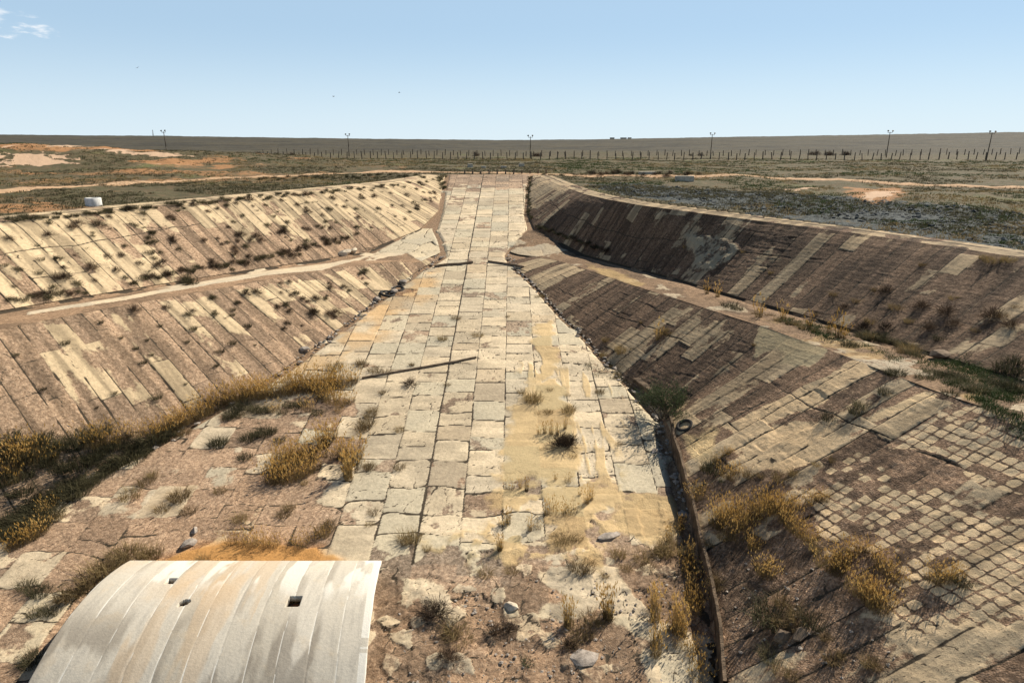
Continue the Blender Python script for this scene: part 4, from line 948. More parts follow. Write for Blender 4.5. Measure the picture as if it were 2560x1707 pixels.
TUFTS = [tuft_proto(511, 170, .26, .25, .55, (.010, .018), M_dry), tuft_proto(512, 220, .36, .22, .5, (.010, .018), M_dry), tuft_proto(513, 120, .18, .2, .42, (.009, .016), M_dry)]
DARKT = [tuft_proto(521, 240, .42, .28, .65, (.012, .022), M_sage), tuft_proto(522, 200, .34, .2, .5, (.012, .024), M_sage)]
GREENT = [tuft_proto(531, 160, .28, .15, .4, (.016, .03), M_green)]
def shrub_proto(seed, n, r, hgt, mat):
    """open dry bush of forking twigs"""
    rng = np.random.default_rng(seed); parts = []
    a = rng.uniform(0, 2 * np.pi, n); e = rng.uniform(.15, 1.45, n); d = np.stack([np.cos(a) * np.cos(e), np.sin(a) * np.cos(e), np.sin(e) * hgt / r], 1)
    p0 = np.concatenate([rng.normal(0, .03, (n, 2)), np.full((n, 1), -.04)], 1); p1 = p0 + d * r * rng.uniform(.45, .7, n)[:, None]
    def rib(A, B, w0, w1):
        k = len(A); s = rng.normal(size=(k, 3)); s /= np.linalg.norm(s, axis=1)[:, None]
        V = np.stack([A - s * w0, A + s * w0, B + s * w1, B - s * w1], 1).reshape(-1, 3); i = np.arange(k) * 4
        parts.append((V, np.stack([i, i + 1, i + 2, i + 3], 1), np.zeros((0, 3), int)))
    rib(p0, p1, .008, .006)
    for q in range(5):
        dd = d + rng.normal(0, .38, (n, 3)); p2 = p1 + dd * r * rng.uniform(.25, .5, n)[:, None]; rib(p1, p2, .006, .005)
        for z in range(2):
            p3 = p2 + (dd + rng.normal(0, .6, (n, 3))) * r * .2; rib(p2, p3, .006, .004)
    return mesh_only('dry_shrub', *merge(parts), mat)
SHRUBS = [shrub_proto(541, 60, .46, .40, M_twig), shrub_proto(542, 48, .40, .30, M_twig), shrub_proto(543, 70, .50, .34, M_twig), shrub_proto(544, 64, .40, .28, M_sage), shrub_proto(545, 52, .36, .26, M_sage)]

def put(protos, name, x, y, sc, label, cat, group, z=None, sz=1.0):
    z = float(H(x, y)) if z is None else z
    pr = protos[int(RNG.integers(len(protos)))]; rz = float(RNG.uniform(0, 6.28)); s = sc * float(RNG.uniform(.85, 1.15))
    if isinstance(pr, tuple):
        t = tag(empty(name, (x, y, z), rz), label, cat, group); t.scale = (s, s, s * sz * .82)
        for nm, me in zip(('stems', 'seed_sprays'), pr): link(bpy.data.objects.new(nm, me), t)
    else:
        t = tag(bpy.data.objects.new(name, pr), label, cat, group); link(t); t.location = (x, y, z - .01); t.rotation_euler = (0, 0, rz); t.scale = (s, s, s * sz)
    return t
def puts(protos, name, pix, sc, label, cat, group, n=1, jit=.3, sz=1.0):
    for q in pix:
        p = hit(*q[:2]); k = q[2] if len(q) > 2 else 1.0
        for i in range(n):
            put(protos, name, p[0] + (RNG.normal() * jit if n > 1 else 0), p[1] + (RNG.normal() * jit if n > 1 else 0), sc * k, label, cat, group, None, sz)
def scatter_in(protos, name, pix, n, sc, label, cat, group, keep=None, smin=.6, smax=1.3):
    P = np.array([h[:2] for h in hits(pix)]); lo, hi = P.min(0), P.max(0); c = 0; tries = 0
    while c < n and tries < 400:
        tries += 1
        X = RNG.uniform(lo, hi, (60, 2)); m = inpoly(X[:, 0], X[:, 1], P, .05) > .5
        if keep is not None: m &= keep(X[:, 0], X[:, 1])
        for x, y in X[m][:n - c]:
            put(protos, name, float(x), float(y), sc * float(RNG.uniform(smin, smax)), label, cat, group); c += 1
A5 = lambda L: [(367.5 + q[0] / 4.266, 808.5 + q[1] / 4.266) + tuple(q[2:]) for q in L]
C1 = lambda L: [(q[0] / 2.844, 1017 + q[1] / 2.844) + tuple(q[2:]) for q in L]
C2 = lambda L: [(735 + q[0] / 2.844, 1017 + q[1] / 2.844) + tuple(q[2:]) for q in L]
C3 = lambda L: [(1525 + q[0] / 2.844, 1017 + q[1] / 2.844) + tuple(q[2:]) for q in L]
R5 = lambda L: [(735 + q[0] / 2.844, 551 + q[1] / 2.844) + tuple(q[2:]) for q in L]
R6 = lambda L: [(1525 + q[0] / 2.844, 551 + q[1] / 2.844) + tuple(q[2:]) for q in L]
R4 = lambda L: [(q[0] / 2.844, 551 + q[1] / 2.844) + tuple(q[2:]) for q in L]
big = REEDS[:3]; slim = REEDS[3:]
g = 'reeds in the curved bed'
puts(big, 'reed_clump', A5([(560, 530), (620, 500), (680, 485), (740, 470), (800, 470), (860, 455), (920, 450), (980, 445), (1040, 435), (1100, 428), (1160, 420), (1220, 412), (1280, 405), (1340, 398), (1400, 390), (1460, 385), (1520, 380), (1580, 372), (1640, 362), (1700, 350), (1760, 340), (1840, 322), (1900, 300, .7), (900, 400), (1000, 390), (1300, 350), (1400, 330), (1500, 320), (1600, 310), (1700, 300)]), .92, 'golden dry reed clump in the long curved bed across the left of the floor', 'reed clump', g, 1)
puts(big, 'reed_clump', A5([(500, 565), (450, 590), (400, 620), (350, 645), (300, 670), (250, 695), (200, 720), (150, 745), (100, 775), (50, 800), (0, 820), (-60, 830)]), .8, 'brownish reed clump in the narrow strip along the foot of the left slope', 'reed clump', 'reeds along the foot of the left slope')
puts(big, 'reed_clump', A5([(1120, 580, .8), (1450, 570, .8), (1600, 470, .8), (1690, 490), (1780, 505), (1860, 505, .7), (1750, 590, .6), (1560, 450), (1640, 430)]), .85, 'golden reed clump on the near side of the curved bed, standing apart', 'reed clump', 'reeds in front of the curved bed')
g = 'reeds of the dense patch'
puts(big, 'reed_clump', A5([(1100, 1270), (1170, 1270), (1240, 1255), (1310, 1240), (1380, 1215), (1440, 1190), (1500, 1150), (1120, 1180), (1190, 1160), (1260, 1140), (1330, 1120), (1400, 1090), (1470, 1060), (1180, 1070), (1260, 1040), (1340, 1010), (1420, 990)]), .82, 'reed clump in the dense dark golden patch left of the pale slabs', 'reed clump', g)
puts(slim + big[1:2], 'reed_clump', A5([(1540, 1010), (1570, 940), (1610, 890), (1650, 850), (1640, 920), (1690, 1030), (1760, 1040), (1810, 1020), (1840, 1230), (1860, 1180), (1880, 1130), (1890, 1080), (1850, 1250), (1900, 1020)]), 1.0, 'slender golden reeds in the line right of the dense patch', 'reed clump', 'slender reeds beside the dense patch')
puts(TUFTS, 'grass_tuft', A5([(200, 1440, 1.3), (1720, 165, 1.6), (1985, 140, 1.2), (1960, 110), (2110, 190, 1.4), (2230, 210), (2180, 405, 1.3), (2060, 620, 1.2), (2080, 580), (2030, 700, 1.4), (1990, 765, 1.4), (2345, 770, .8), (2060, 1140), (1415, 1290, 1.1), (1270, 1540, 1.1), (240, 800)]), 1.0, 'straw coloured grass tuft rooted in a slab joint on the left half of the floor', 'grass tuft', 'grass tufts on the left half of the floor')
puts(DARKT, 'grass_tuft', A5([(830, 1040, .9), (560, 910, 1.1), (600, 890), (950, 820), (1040, 800, 1.1), (1090, 790), (760, 560, 1.1), (820, 530), (700, 620), (760, 630), (960, 580), (1060, 570), (1260, 530), (1330, 540), (1200, 600), (1540, 610, .7), (1380, 520), (660, 660), (860, 860), (1170, 870), (900, 560), (1000, 590)]), 1.0, 'low dark grass tuft among the reed beds on the floor', 'grass tuft', 'dark tufts among the reed beds')
# overgrown left corner
scatter_in(DARKT, 'grass_tuft', [(-10, 1005), (120, 1000), (220, 985), (330, 1000), (425, 975), (345, 1040), (255, 1085), (150, 1165), (60, 1230), (-10, 1250)], 85, 1.35, 'dark olive grass tuft in the overgrown left corner at the foot of the slope', 'grass tuft', 'tufts of the overgrown left corner')
puts(big, 'reed_clump', R4([(150, 1440, 1.15), (200, 1400, 1.1), (110, 1420), (180, 1460), (640, 1330), (700, 1320), (600, 1350), (330, 1440, .7), (60, 1500, .8), (900, 1280, .7), (820, 1290, .7), (750, 1350, .7)]) + C1([(330, 440, .7), (300, 470, .6), (120, 120, .9), (70, 250, .8)]), .95, 'bushy brown reed clump rising from the overgrown left corner', 'reed clump', 'reeds of the overgrown left corner')
puts(big, 'reed_clump', C1([(230, 610), (190, 640, .9), (120, 670, .9), (270, 590, .8), (80, 690, .7)]), .72, 'golden brown reed clump at the far left edge above the vaulted cover', 'reed clump', 'reeds at the left edge')
puts(TUFTS, 'grass_tuft', C1([(850, 350, 1.3), (1170, 355, 1.4), (1060, 445, 1.4), (1230, 455, 1.1), (1570, 510, 1.0), (1850, 480, 1.3), (960, 260, 1.1), (1000, 220), (380, 490), (1440, 320, .8)]), 1.05, 'pale dry grass tuft alone on the pinkish gravel at the left', 'grass tuft', 'lone tufts on the left gravel')
puts(big, 'reed_clump', C1([(1510, 660), (1580, 665), (1650, 670), (1720, 675), (1790, 675), (1900, 665, .8), (1960, 690, .8), (2040, 640, .7), (2120, 610, .6)]), .62, 'golden reed clump on the sand heap behind the vaulted cover', 'reed clump', 'reeds behind the vaulted cover')
puts(TUFTS, 'grass_tuft', C1([(800, 735, 1.4), (860, 740, 1.5), (940, 740, 1.3), (1000, 735, 1.1), (520, 985, 1.4), (470, 1010, 1.5), (420, 1020), (640, 880, 1.6), (680, 850, 1.7), (600, 930, 1.3), (740, 800, 1.3), (1330, 770, .8)]), 1.2, 'shaggy yellow grass tuft along the left edge of the vaulted cover', 'grass tuft', 'tufts by the vaulted cover')
puts(DARKT, 'grass_tuft', C1([(230, 970), (270, 985), (170, 940), (300, 1110), (230, 1120), (350, 1110), (220, 1420, 1.2), (190, 1450)]), .9, 'dark dry grass tuft in a crack left of the vaulted cover', 'grass tuft', 'dark tufts left of the vaulted cover')
# middle and right of the floor
puts(TUFTS, 'grass_tuft', C2([(600, 640, 1.4), (560, 645, 1.2), (700, 695, 1.1), (320, 165, .9), (520, 165, .8), (350, 460, .7), (325, 540, .6), (30, 580, 1.2), (60, 540, 1.3)]), 1.0, 'straw grass tuft in a joint between the pale slabs at the near end', 'grass tuft', 'tufts between the near slabs')
puts(slim + big[1:2], 'reed_clump', C2([(1200, 545, .8), (1230, 530, .7), (1370, 575, .7), (1420, 560, .7), (1480, 475, .85), (1520, 460, .85), (1640, 465, .75), (1610, 480, .7), (1740, 405, .8), (1770, 380, .7), (1240, 300, .6), (1350, 315, .6), (1540, 250, .6), (1620, 260, .5), (1310, 300, .5), (1700, 350, .6)]), .72, 'sparse golden reed tuft on the yellow sand right of the pale slabs', 'reed clump', 'reeds on the yellow sand')
puts(slim, 'reed_clump', C2([(1175, 705, .75), (1185, 690, .6)]), .8, 'single thin reed throwing a long shadow on the rough concrete', 'reed clump', 'thin reed on the rough concrete')
puts(slim[:1], 'reed_clump', C2([(1625, 1200, 1.0), (1615, 1190, .9), (1885, 1155, 1.15), (1880, 1140, 1.1), (2190, 1150, 1.0), (2180, 1060, .7), (2190, 1400, .9), (2185, 1320, .8), (2340, 1250, 1.0), (2330, 1200, .9)]), .95, 'upright golden reed column growing from a joint in the brown gravel at the bottom', 'reed clump', 'reed columns in the bottom gravel')
puts(TUFTS, 'grass_tuft', C2([(1720, 820, 1.4), (1690, 830, 1.2), (2140, 830, 1), (1950, 740, 1.2), (2000, 835, .9), (1860, 870, .8), (1600, 640, 1.1), (1560, 650), (1680, 640), (2250, 720, 1.4), (2300, 690, 1.4), (2200, 730, 1.2), (2100, 750, 1.1), (1720, 1265, 1.2), (1640, 1330), (880, 1230, 1.3), (850, 1260), (930, 1300), (1760, 1160), (1830, 1190), (1080, 870), (1250, 850)]), 1.0, 'brown grass tuft in the broken ground between the sand and the bottom gravel', 'grass tuft', 'tufts in the broken ground')
puts(SHRUBS[:3], 'dry_shrub', C2([(760, 1120, 1.3), (720, 1150, 1.0), (1140, 1250, .9), (1230, 1230, .9), (860, 1440, 1.1), (800, 1420), (1620, 1340, .8)]), 1.0, 'grey brown dry shrub in the cracked plates right of the vaulted cover', 'shrub', 'shrubs in the cracked plates')
puts(GREENT, 'green_weed', C2([(1365, 1440, .9)]), .8, 'small bright green weed in the rubble at the bottom of the picture', 'weed', None)
puts(TUFTS, 'grass_tuft', R5([(1400, 1050, 1.6), (1380, 1060, 1.3), (1620, 1130, 1.5), (1640, 1110, 1.2), (1490, 1135, .8), (1320, 1000, .7), (1620, 1020, .6), (1650, 1420, .7), (1420, 1140, .6), (1500, 985, .6), (1440, 1370, .7), (800, 655, 1.1), (1030, 630, .9), (600, 820, .7), (830, 950, .8), (1830, 1000, 1), (1950, 1340, .8), (890, 515, .8), (1225, 505, .5)]), 1.1, 'wiry grass tuft on or beside the sand sheet in the middle of the floor', 'grass tuft', 'tufts on the middle of the floor')
puts(slim + TUFTS[:1], 'reed_clump', R5([(1430, 1275, .8), (1470, 1270, .8), (1510, 1275, .8), (1550, 1280, .7), (1600, 1240, .8)]), .7, 'short golden reeds on the crest of the sand in the middle of the floor', 'reed clump', 'reeds on the sand crest')
puts(SHRUBS[:3], 'dry_shrub', R5([(1580, 1360, 1.3), (1640, 1340, 1.2), (1600, 1330, 1.1), (590, 950, 1.2)]), 1.1, 'grey twiggy dead shrub on the middle of the floor', 'shrub', 'dead shrubs on the floor')
# apron on the right
puts(big, 'reed_clump', C3([(350, 540), (400, 570), (430, 500), (480, 620), (480, 540), (530, 560), (530, 480), (580, 500), (620, 470), (650, 490), (680, 450), (720, 440), (760, 420), (780, 470), (600, 430), (700, 400), (820, 430, .8), (880, 420, .7), (380, 480), (460, 460)]), .70, 'rusty golden reed clump in the largest reed patch on the right apron', 'reed clump', 'reeds of the large patch on the apron')
puts(big, 'reed_clump', C3([(800, 520), (840, 560), (870, 590), (900, 610), (940, 640), (970, 650), (1010, 380, .7), (960, 390, .7), (1050, 375, .6)]), .55, 'golden reed clump in the tail of reeds beside the small paving blocks', 'reed clump', 'reeds beside the small paving blocks')
puts(big, 'reed_clump', C3([(1070, 800), (1110, 830), (1140, 850), (1160, 790), (1190, 760), (1240, 730), (1290, 710, .8), (1340, 730, .8), (1390, 780, .8), (1430, 820, .9), (1480, 870, .9), (1510, 900, .9)]), .60, 'golden reed clump in the arched row of reeds on the right apron', 'reed clump', 'reeds of the arched row')
puts(big, 'reed_clump', C3([(1250, 960), (1290, 1000), (1330, 1030), (1370, 1060), (1400, 1090), (1440, 1120, .9), (1320, 950), (1430, 1060)]), .62, 'orange reed clump throwing long shadows, nearest the bottom on the apron', 'reed clump', 'reeds with long shadows on the apron')
puts(big, 'reed_clump', C3([(1760, 900), (1800, 905), (1840, 895), (1880, 890, .8)]), .58, 'golden reed clump standing alone among small paving blocks on the right', 'reed clump', 'lone reeds among the paving blocks')
puts(big + slim, 'reed_clump', C3([(660, 860), (690, 880), (640, 830, .9), (600, 680, .8), (560, 690, .8), (1960, 880, .5)]), .6, 'dry reed clump between the retaining wall and the arched row', 'reed clump', 'reeds between wall and arched row')
puts(big, 'reed_clump', C3([(420, 220), (450, 240), (470, 200, .8), (400, 90, .7), (430, 70, .7), (340, 120, .7), (220, 355), (240, 330, .8)]), .55, 'golden reed clump around the shaded hole below the green bush', 'reed clump', 'reeds around the shaded hole')
puts(TUFTS + DARKT[:1], 'grass_tuft', C3([(330, 180, 1.5), (260, 170), (560, 215, 1.1), (640, 220), (760, 230), (850, 210), (1000, 150, .9), (1100, 120, .9), (780, 1060, 1.4), (700, 1150, 1.6), (760, 1180, 1.5), (840, 1200, 1.4), (900, 1150, 1.2), (980, 1180), (1060, 1280, .8), (1100, 1420, 1.3), (1160, 1400), (1330, 1440, 1.2), (1380, 1460), (760, 1500, 1.3), (840, 1530), (700, 1400), (350, 950), (300, 660, 1.3), (400, 620), (1000, 690), (1960, 920, .7), (360, 900)]), .95, 'brown grass tuft on the shaded gravel of the right apron', 'grass tuft', 'tufts on the right apron')
puts(big + slim, 'reed_clump', C3([(80, 590, .8), (120, 560, .7), (30, 650, .8), (160, 760), (165, 820), (170, 880), (175, 940), (185, 1000), (200, 1060), (100, 1190), (130, 1260), (180, 1350), (205, 1420), (225, 1480), (60, 1230, .8), (240, 1540), (190, 1120), (90, 1330, .8)]), .62, 'golden reed clump in the dark strip at the left foot of the retaining wall', 'reed clump', 'reeds at the foot of the retaining wall')
# right slopes and terrace
puts(TUFTS + slim[1:], 'grass_tuft', R5([(1980, 720, 1.8), (1960, 740, 1.4), (2270, 610, 1.1), (2210, 650, 1.1), (1870, 660, 1.1), (2100, 540, .7), (1450, 370, 1.3), (1420, 375), (1850, 760), (1900, 830, 1.1), (1950, 880)]) + R6([(20, 590, 1.0), (590, 690, .8)]), .95, 'golden tuft on the lower right slope above the gully', 'grass tuft', 'tufts on the lower right slope')
puts(TUFTS + SHRUBS[:2], 'dry_shrub', R6([(1110, 365, 1.3), (1260, 410), (1450, 350), (1690, 170, .8), (1890, 390), (1520, 450, 1.2), (1680, 450), (1450, 590, 1.2), (1730, 590), (1850, 490), (2150, 520, 1.2), (2210, 500), (2270, 580), (2150, 140, 1.3), (2250, 140, 1.2), (2090, 120, 1.2), (1300, 590), (1000, 490), (1180, 450, .9), (1380, 330, .8), (700, 220, .7), (1920, 380, .7), (1350, 540), (1600, 540, .8), (2050, 600, .9), (1900, 560), (2300, 450), (520, 80, .8), (140, 50, .9)]) , 1.0, 'dry brown shrub with a long shadow on the upper right slope', 'shrub', 'shrubs on the upper right slope')
puts(TUFTS + slim[1:] + DARKT[:1], 'grass_tuft', R6([(430, 440, 1.3), (480, 460), (600, 490, 1.4), (620, 510, 1.3), (690, 500), (740, 530, 1.2), (780, 520), (830, 550), (870, 560), (900, 580, 1.3), (980, 600), (950, 580), (1080, 610), (1140, 640, 1.3), (1170, 650), (350, 370), (280, 350), (1340, 640, 1.3), (1550, 740, 1.2), (1610, 720, 1.5), (1640, 760, 1.2)]), .9, 'yellowish grass tuft along the right terrace between the two slopes', 'grass tuft', 'tufts along the right terrace')
puts(DARKT, 'grass_tuft', R6([(1210, 700), (1300, 640, 1.2), (1380, 640, 1.2), (1450, 660), (1560, 690, 1.2), (1600, 700), (1800, 650, 1.1), (2250, 850, 1.5), (2300, 870, 1.4), (2280, 980, 1.5), (2200, 960, 1.2), (2130, 930), (2050, 990), (2320, 800, 1.3), (1900, 900), (1840, 900, 1.2), (1760, 880), (1950, 940), (1990, 980), (1700, 910, 1.1), (1450, 1000), (1520, 880), (1290, 1090, 1.1), (1260, 1130), (1080, 1170, .9), (1480, 870), (1870, 1010)]), .95, 'dark low bush in the overgrown gully at the right edge', 'grass tuft', 'dark bushes in the right gully')
puts(DARKT + SHRUBS[2:4], 'low_bush', [(1235 + i * 7, 520 + i * 2.6 + 3 * math.sin(i * 2.1)) for i in range(24)], .8, 'dark shrub in the gully at the far foot of the upper right slope', 'bush', 'shrubs at the far foot of the right slope')
# shrubs of the left slopes
scatter_in(SHRUBS, 'dry_shrub', [(0, 520), (160, 495), (280, 480), (500, 468), (680, 445), (900, 425), (1000, 420), (1000, 470), (900, 540), (700, 585), (430, 640), (300, 640), (140, 680), (0, 690)], 165, .82, 'small dry brown shrub among many on the upper left slope', 'shrub', 'shrubs on the upper left slope', smin=.5)
scatter_in(GREENT + DARKT, 'grass_tuft', [(0, 520), (280, 480), (680, 445), (900, 425), (980, 440), (820, 540), (430, 630), (0, 680)], 60, .7, 'small dark green tuft in a joint of the upper left slope', 'grass tuft', 'green tufts on the upper left slope', smin=.5)
scatter_in(SHRUBS, 'dry_shrub', [(260, 720), (430, 690), (620, 655), (760, 630), (870, 620), (880, 660), (760, 740), (640, 760), (560, 700), (420, 760), (320, 760)], 42, .8, 'dry brown shrub on the upper part of the lower left slope', 'shrub', 'shrubs on the lower left slope', smin=.5)
scatter_in(DARKT, 'grass_tuft', [(0, 770), (260, 720), (560, 700), (640, 800), (500, 900), (340, 960), (100, 960), (0, 960)], 26, .6, 'sparse dark tuft on the worn near part of the lower left slope', 'grass tuft', 'tufts on the worn lower left slope', smin=.4)
puts(SHRUBS + DARKT, 'dry_shrub', [(300 + i * 13 + RNG.uniform(-8, 8), 652 - i * 2.6 + RNG.uniform(-6, 4)) for i in range(40)] + [(20 + i * 16, 690 - i * 1.5 + RNG.uniform(-4, 4)) for i in range(12)] + [(440, 655, 1.7), (430, 645, 1.5), (650, 585, 1.4), (670, 590, 1.4), (620, 590, 1.2), (110, 690, 1.5)], .85, 'dark shrub in the row along the foot of the upper left slope', 'shrub', 'shrubs at the foot of the upper left slope')
puts(DARKT + SHRUBS[3:], 'low_bush', [(20 + i * 17 + RNG.uniform(-9, 9), 508 - i * 1.55 + RNG.uniform(-7, 3)) for i in range(58)], .8, 'low dark shrub along the concrete rim on the left', 'bush', 'shrubs along the left rim')
puts(GREENT + DARKT, 'grass_tuft', [(1012 + RNG.uniform(-8, 10), 402 + i * 1.9) for i in range(18)], .95, 'green bush in the gully at the far left corner of the floor', 'grass tuft', 'green bushes at the far left corner')
puts(DARKT + SHRUBS[3:], 'low_bush', [(1216 + RNG.uniform(-4, 7), 408 + i * 5) for i in range(20)] + [(1265, 404), (1250, 402), (1290, 404)], .9, 'dark shrub in the gully along the far right edge of the floor', 'bush', 'shrubs along the far right edge')
puts(DARKT + SHRUBS[:3], 'low_bush', [(1300 + i * 12 + RNG.uniform(-5, 5), 402 + RNG.uniform(-4, 5)) for i in range(26)], 1.2, 'dark scrubby bush by the dirt track right of the far end', 'bush', 'bushes by the track right of the far end')
puts(DARKT + SHRUBS[3:], 'low_bush', [(600 + i * 13 + RNG.uniform(-5, 5), 411 - i * .25 + RNG.uniform(-3, 4)) for i in range(30)], 1.0, 'dark low bush by the dirt track left of the far end', 'bush', 'bushes by the track left of the far end')
for px, d in ((1092, 225), (1228, 225), (1236, 226), (1590, 235), (1612, 235), (1868, 238), (1880, 238), (1908, 240), (1912, 236), (1945, 238), (1950, 238), (590, 215), (668, 228)):
    x, y = at_dist(px, d); put(SHRUBS[:3], 'low_bush', x, y, 2.7, 'dark dry bush caught along the distant fences', 'bush', 'bushes along the distant fences')

# the green bush by the retaining wall
def green_bush():
    p = hit(1530, 960); rng = np.random.default_rng(77); t = thing('green_bush', 'rounded grey green bush at the head of the retaining wall', 'bush', tuple(p)); t.scale = (1.45, 1.45, 1.35)
    tr = MB(); tips = []
    for i in range(16):
        a = rng.uniform(0, 6.28); e = rng.uniform(.5, 1.45); L = rng.uniform(.9, 1.5); d = Vector((math.cos(a) * math.cos(e), math.sin(a) * math.cos(e), math.sin(e)))
        b0 = Vector((rng.normal() * .12, rng.normal() * .12, -.1)); b1 = b0 + d * L * .6; tr.tube(b0, b1, .028, .017, 5)
        for j in range(4):
            dd = (d + Vector(rng.normal(0, .38, 3))).normalized(); b2 = b1 + dd * L * rng.uniform(.4, .75); tr.tube(b1, b2, .014, .006, 4); tips.append((b1, b2))
    tr.build('branches', M_bark, t)
    pts = []; dirs = []
    for b1, b2 in tips:
        for j in range(60):
            f = rng.uniform(.15, 1.15); q = b1.lerp(b2, f) + Vector(rng.normal(0, .13, 3)); pts.append(q); dirs.append((b2 - b1).normalized() + Vector(rng.normal(0, .5, 3)))
    P = np.array(pts); D = np.array(dirs); D /= np.linalg.norm(D, axis=1)[:, None]; n = len(P); L = rng.uniform(.08, .2, n)[:, None]
    s = np.cross(D, rng.normal(size=(n, 3))); s /= np.linalg.norm(s, axis=1)[:, None]; s *= rng.uniform(.008, .016, n)[:, None]
    V = np.stack([P, P + D * L * .5 - s, P + D * L, P + D * L * .5 + s], 1).reshape(-1, 3); i = np.arange(n) * 4
    np_mesh('foliage', V, np.stack([i, i + 1, i + 2, i + 3], 1), None, M_leafy, t)
green_bush()
puts(GREENT, 'green_weed', [(1660, 1105, .7)], .9, 'small bright green sprig beside the head of the retaining wall', 'weed', None)

# things nobody could count: joint weeds, steppe scrub, gully grass, loose stones
def blade_field(name, P, per, h0, h1, w, spread, mat, lean, seed, seedscale=None):
    rng = np.random.default_rng(seed); n = len(P); B = np.repeat(P, per, 0) + np.concatenate([rng.normal(0, 1, (n * per, 2)) * (spread if np.isscalar(spread) else np.repeat(spread, per)[:, None]), np.zeros((n * per, 1))], 1)
    sc = np.repeat(rng.uniform(.5, 1.3, n) if seedscale is None else seedscale, per)
    B[:, 2] -= .03
    V, Q, T, _ = blades(B, rng.normal(0, lean, (n * per, 2)), rng.uniform(h0, h1, n * per) * sc, rng.uniform(*w, n * per) * sc, rng.uniform(.1, .9, n * per), rng)
    o = np_mesh(name, V, Q, T, mat); o['kind'] = 'stuff'; return o
W = np.concatenate(WEEDS); W = W[RNG.permutation(len(W))[:16000]]
blade_field('joint_weeds', W, 5, .06, .22, (.008, .018), .05, M_sage, .5, 601)
def steppe_points(n, r0, r1, pw, seed, az0=-.78, az1=.78):
    rng = np.random.default_rng(seed); r = r0 + (r1 - r0) * rng.random(n) ** pw; a = rng.uniform(az0, az1, n); x, y = r * np.sin(a), r * np.cos(a)
    out_ = (x < rimL(y) - 2.4) | (x > rimR(y) + 2.0) | (y > YEND + 1.0); x, y = x[out_], y[out_]; return x, y
x, y = steppe_points(110000, 32, 215, 1.1, 611)
dens = fbm(x * .12, y * .16, 612); mk, fr = ground_masks(x, y); k = (dens > .40) & (mk[:, 2] < .4) & (RNG.random(len(x)) > mk[:, 0] * .7) & (RNG.random(len(x)) > mk[:, 1] * .15); x, y = x[k], y[k]
tp = fbm(x * .06, y * .09, 613); z = G(x, y); P = np.stack([x, y, z], 1); sc = (.8 + .0015 * np.hypot(x, y)) * RNG.uniform(.6, 1.4, len(x))
for nm, mt, sel in (('steppe_scrub', M_sage, tp < .50), ('steppe_dry_grass', M_dry, (tp >= .50) & (tp < .58)), ('steppe_green_scrub', M_green, tp >= .58)):
    blade_field(nm, P[sel], 7, .10, .28, (.03, .075), (.16 * sc)[sel], mt, .6, 620 + len(nm), sc[sel])
def poly_points(pix, n, seed):
    P = np.array([h[:2] for h in hits(pix)]); rng = np.random.default_rng(seed); X = rng.uniform(P.min(0), P.max(0), (n, 2)); X = X[inpoly(X[:, 0], X[:, 1], P, .6, .5, seed) > rng.random(n)]
    return np.stack([X[:, 0], X[:, 1], H(X[:, 0], X[:, 1])], 1)
blade_field('gully_grass', np.concatenate([poly_points([(1770, 722), (1900, 752), (1985, 792), (2080, 825), (2060, 835), (1960, 805), (1850, 765)], 900, 631), poly_points([(2120, 830), (2230, 815), (2310, 870), (2352, 900), (2330, 930), (2240, 910), (2160, 880)], 1100, 632), poly_points([(2240, 910), (2400, 990), (2380, 1000), (2260, 935)], 300, 634)]), 12, .08, .26, (.014, .03), .12, M_green, .5, 633)
blade_field('gully_weeds', np.concatenate([poly_points([(1340, 835), (1400, 850), (1440, 880), (1425, 878), (1380, 862)], 200, 641), poly_points([(1390, 810), (1430, 860), (1470, 905), (1455, 905), (1410, 855)], 200, 642)]), 14, .1, .3, (.01, .02), .1, M_sage, .5, 643)
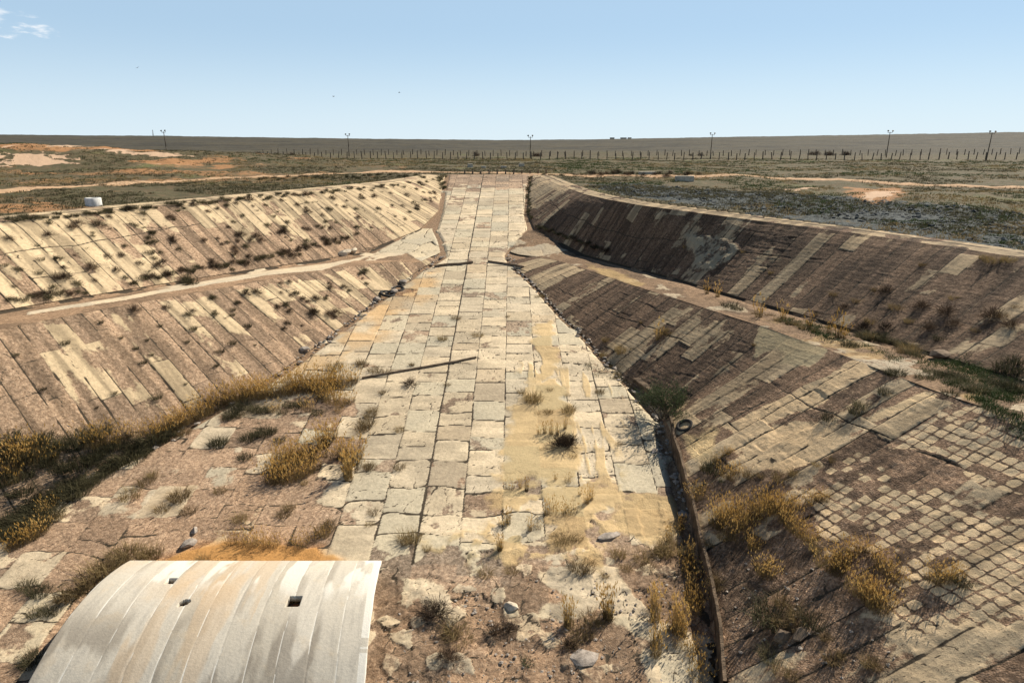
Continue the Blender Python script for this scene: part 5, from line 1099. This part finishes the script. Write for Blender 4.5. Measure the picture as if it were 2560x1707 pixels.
def stones(name, P, s0, s1, mat, seed):
    rng = np.random.default_rng(seed); n = len(P)
    base = np.array([(1, 0, 0), (-1, 0, 0), (0, 1, 0), (0, -1, 0), (0, 0, 1), (0, 0, -1), (.6, .6, .5), (-.6, .6, .5), (.6, -.6, .5), (-.6, -.6, .5)]); tri = []
    import bmesh
    bm = bmesh.new(); [bm.verts.new(b) for b in base]; bm.verts.index_update(); r = bmesh.ops.convex_hull(bm, input=bm.verts); bmesh.ops.triangulate(bm, faces=bm.faces); bm.verts.index_update(); tri = np.array([[v.index for v in f.verts] for f in bm.faces]); bm.free()
    s = (s0 + (s1 - s0) * rng.random(n) ** 3)[:, None, None]
    V = base[None] * s * rng.uniform(.6, 1.25, (n, 10, 1)) * np.stack([rng.uniform(.7, 1.3, n), rng.uniform(.7, 1.3, n), rng.uniform(.4, .8, n)], 1)[:, None]
    a = rng.uniform(0, 6.28, n); c_, s_ = np.cos(a)[:, None], np.sin(a)[:, None]; V = np.stack([V[..., 0] * c_ - V[..., 1] * s_, V[..., 0] * s_ + V[..., 1] * c_, V[..., 2]], -1) + P[:, None]
    T = (tri[None] + 10 * np.arange(n)[:, None, None]).reshape(-1, 3); o = np_mesh(name, V.reshape(-1, 3), None, T, mat); o['kind'] = 'stuff'; return o
rp = np.concatenate([poly_points([(840, 1600), (880, 1400), (1050, 1360), (1300, 1340), (1620, 1280), (1650, 1600)], 5200, 651), poly_points([(1660, 1300), (1900, 1250), (2100, 1560), (1680, 1600)], 900, 652)])
stones('rubble', rp[::3], .012, .085, M_stone, 653)
gl = []
for yv in np.arange(30, 70, .09):
    gl.append((toeL(yv) + RNG.normal() * .35, yv + RNG.normal() * .1)); gl.append((toeR(yv) + RNG.normal() * .25, yv) if yv > 38 else (toeR(yv) - abs(RNG.normal()) * .5, yv))
gl = np.array(gl); stones('gully_stones', np.stack([gl[:, 0], gl[:, 1], np.minimum(zfl(gl[:, 1]), H(gl[:, 0], gl[:, 1])) + .0], 1), .03, .24, M_stone, 654)

SLG = poly_points([(1345, 427), (1420, 422), (1560, 434), (1780, 442), (1990, 462), (2352, 492), (2420, 595), (2230, 552), (1990, 512), (1760, 486), (1580, 464), (1440, 448)], 26000, 661)
SLG = SLG[(SLG[:, 0] > rimR(SLG[:, 1]) + 2.2)]
M_slag = plain_mat('slag_stone', (.018, .020, .020), (.125, .135, .13), 1.3, .9, .6, dist=.05)
stones('slag_stones', SLG[:len(SLG) * 3 // 5], .04, .26, M_slag, 662)
q_ = SLG[len(SLG) * 3 // 5:]; q_ = q_[fbm(q_[:, 0] * .22, q_[:, 1] * .3, 663) > .44]
blade_field('slag_scrub', q_, 8, .10, .30, (.03, .07), .16, M_sage, .6, 664)
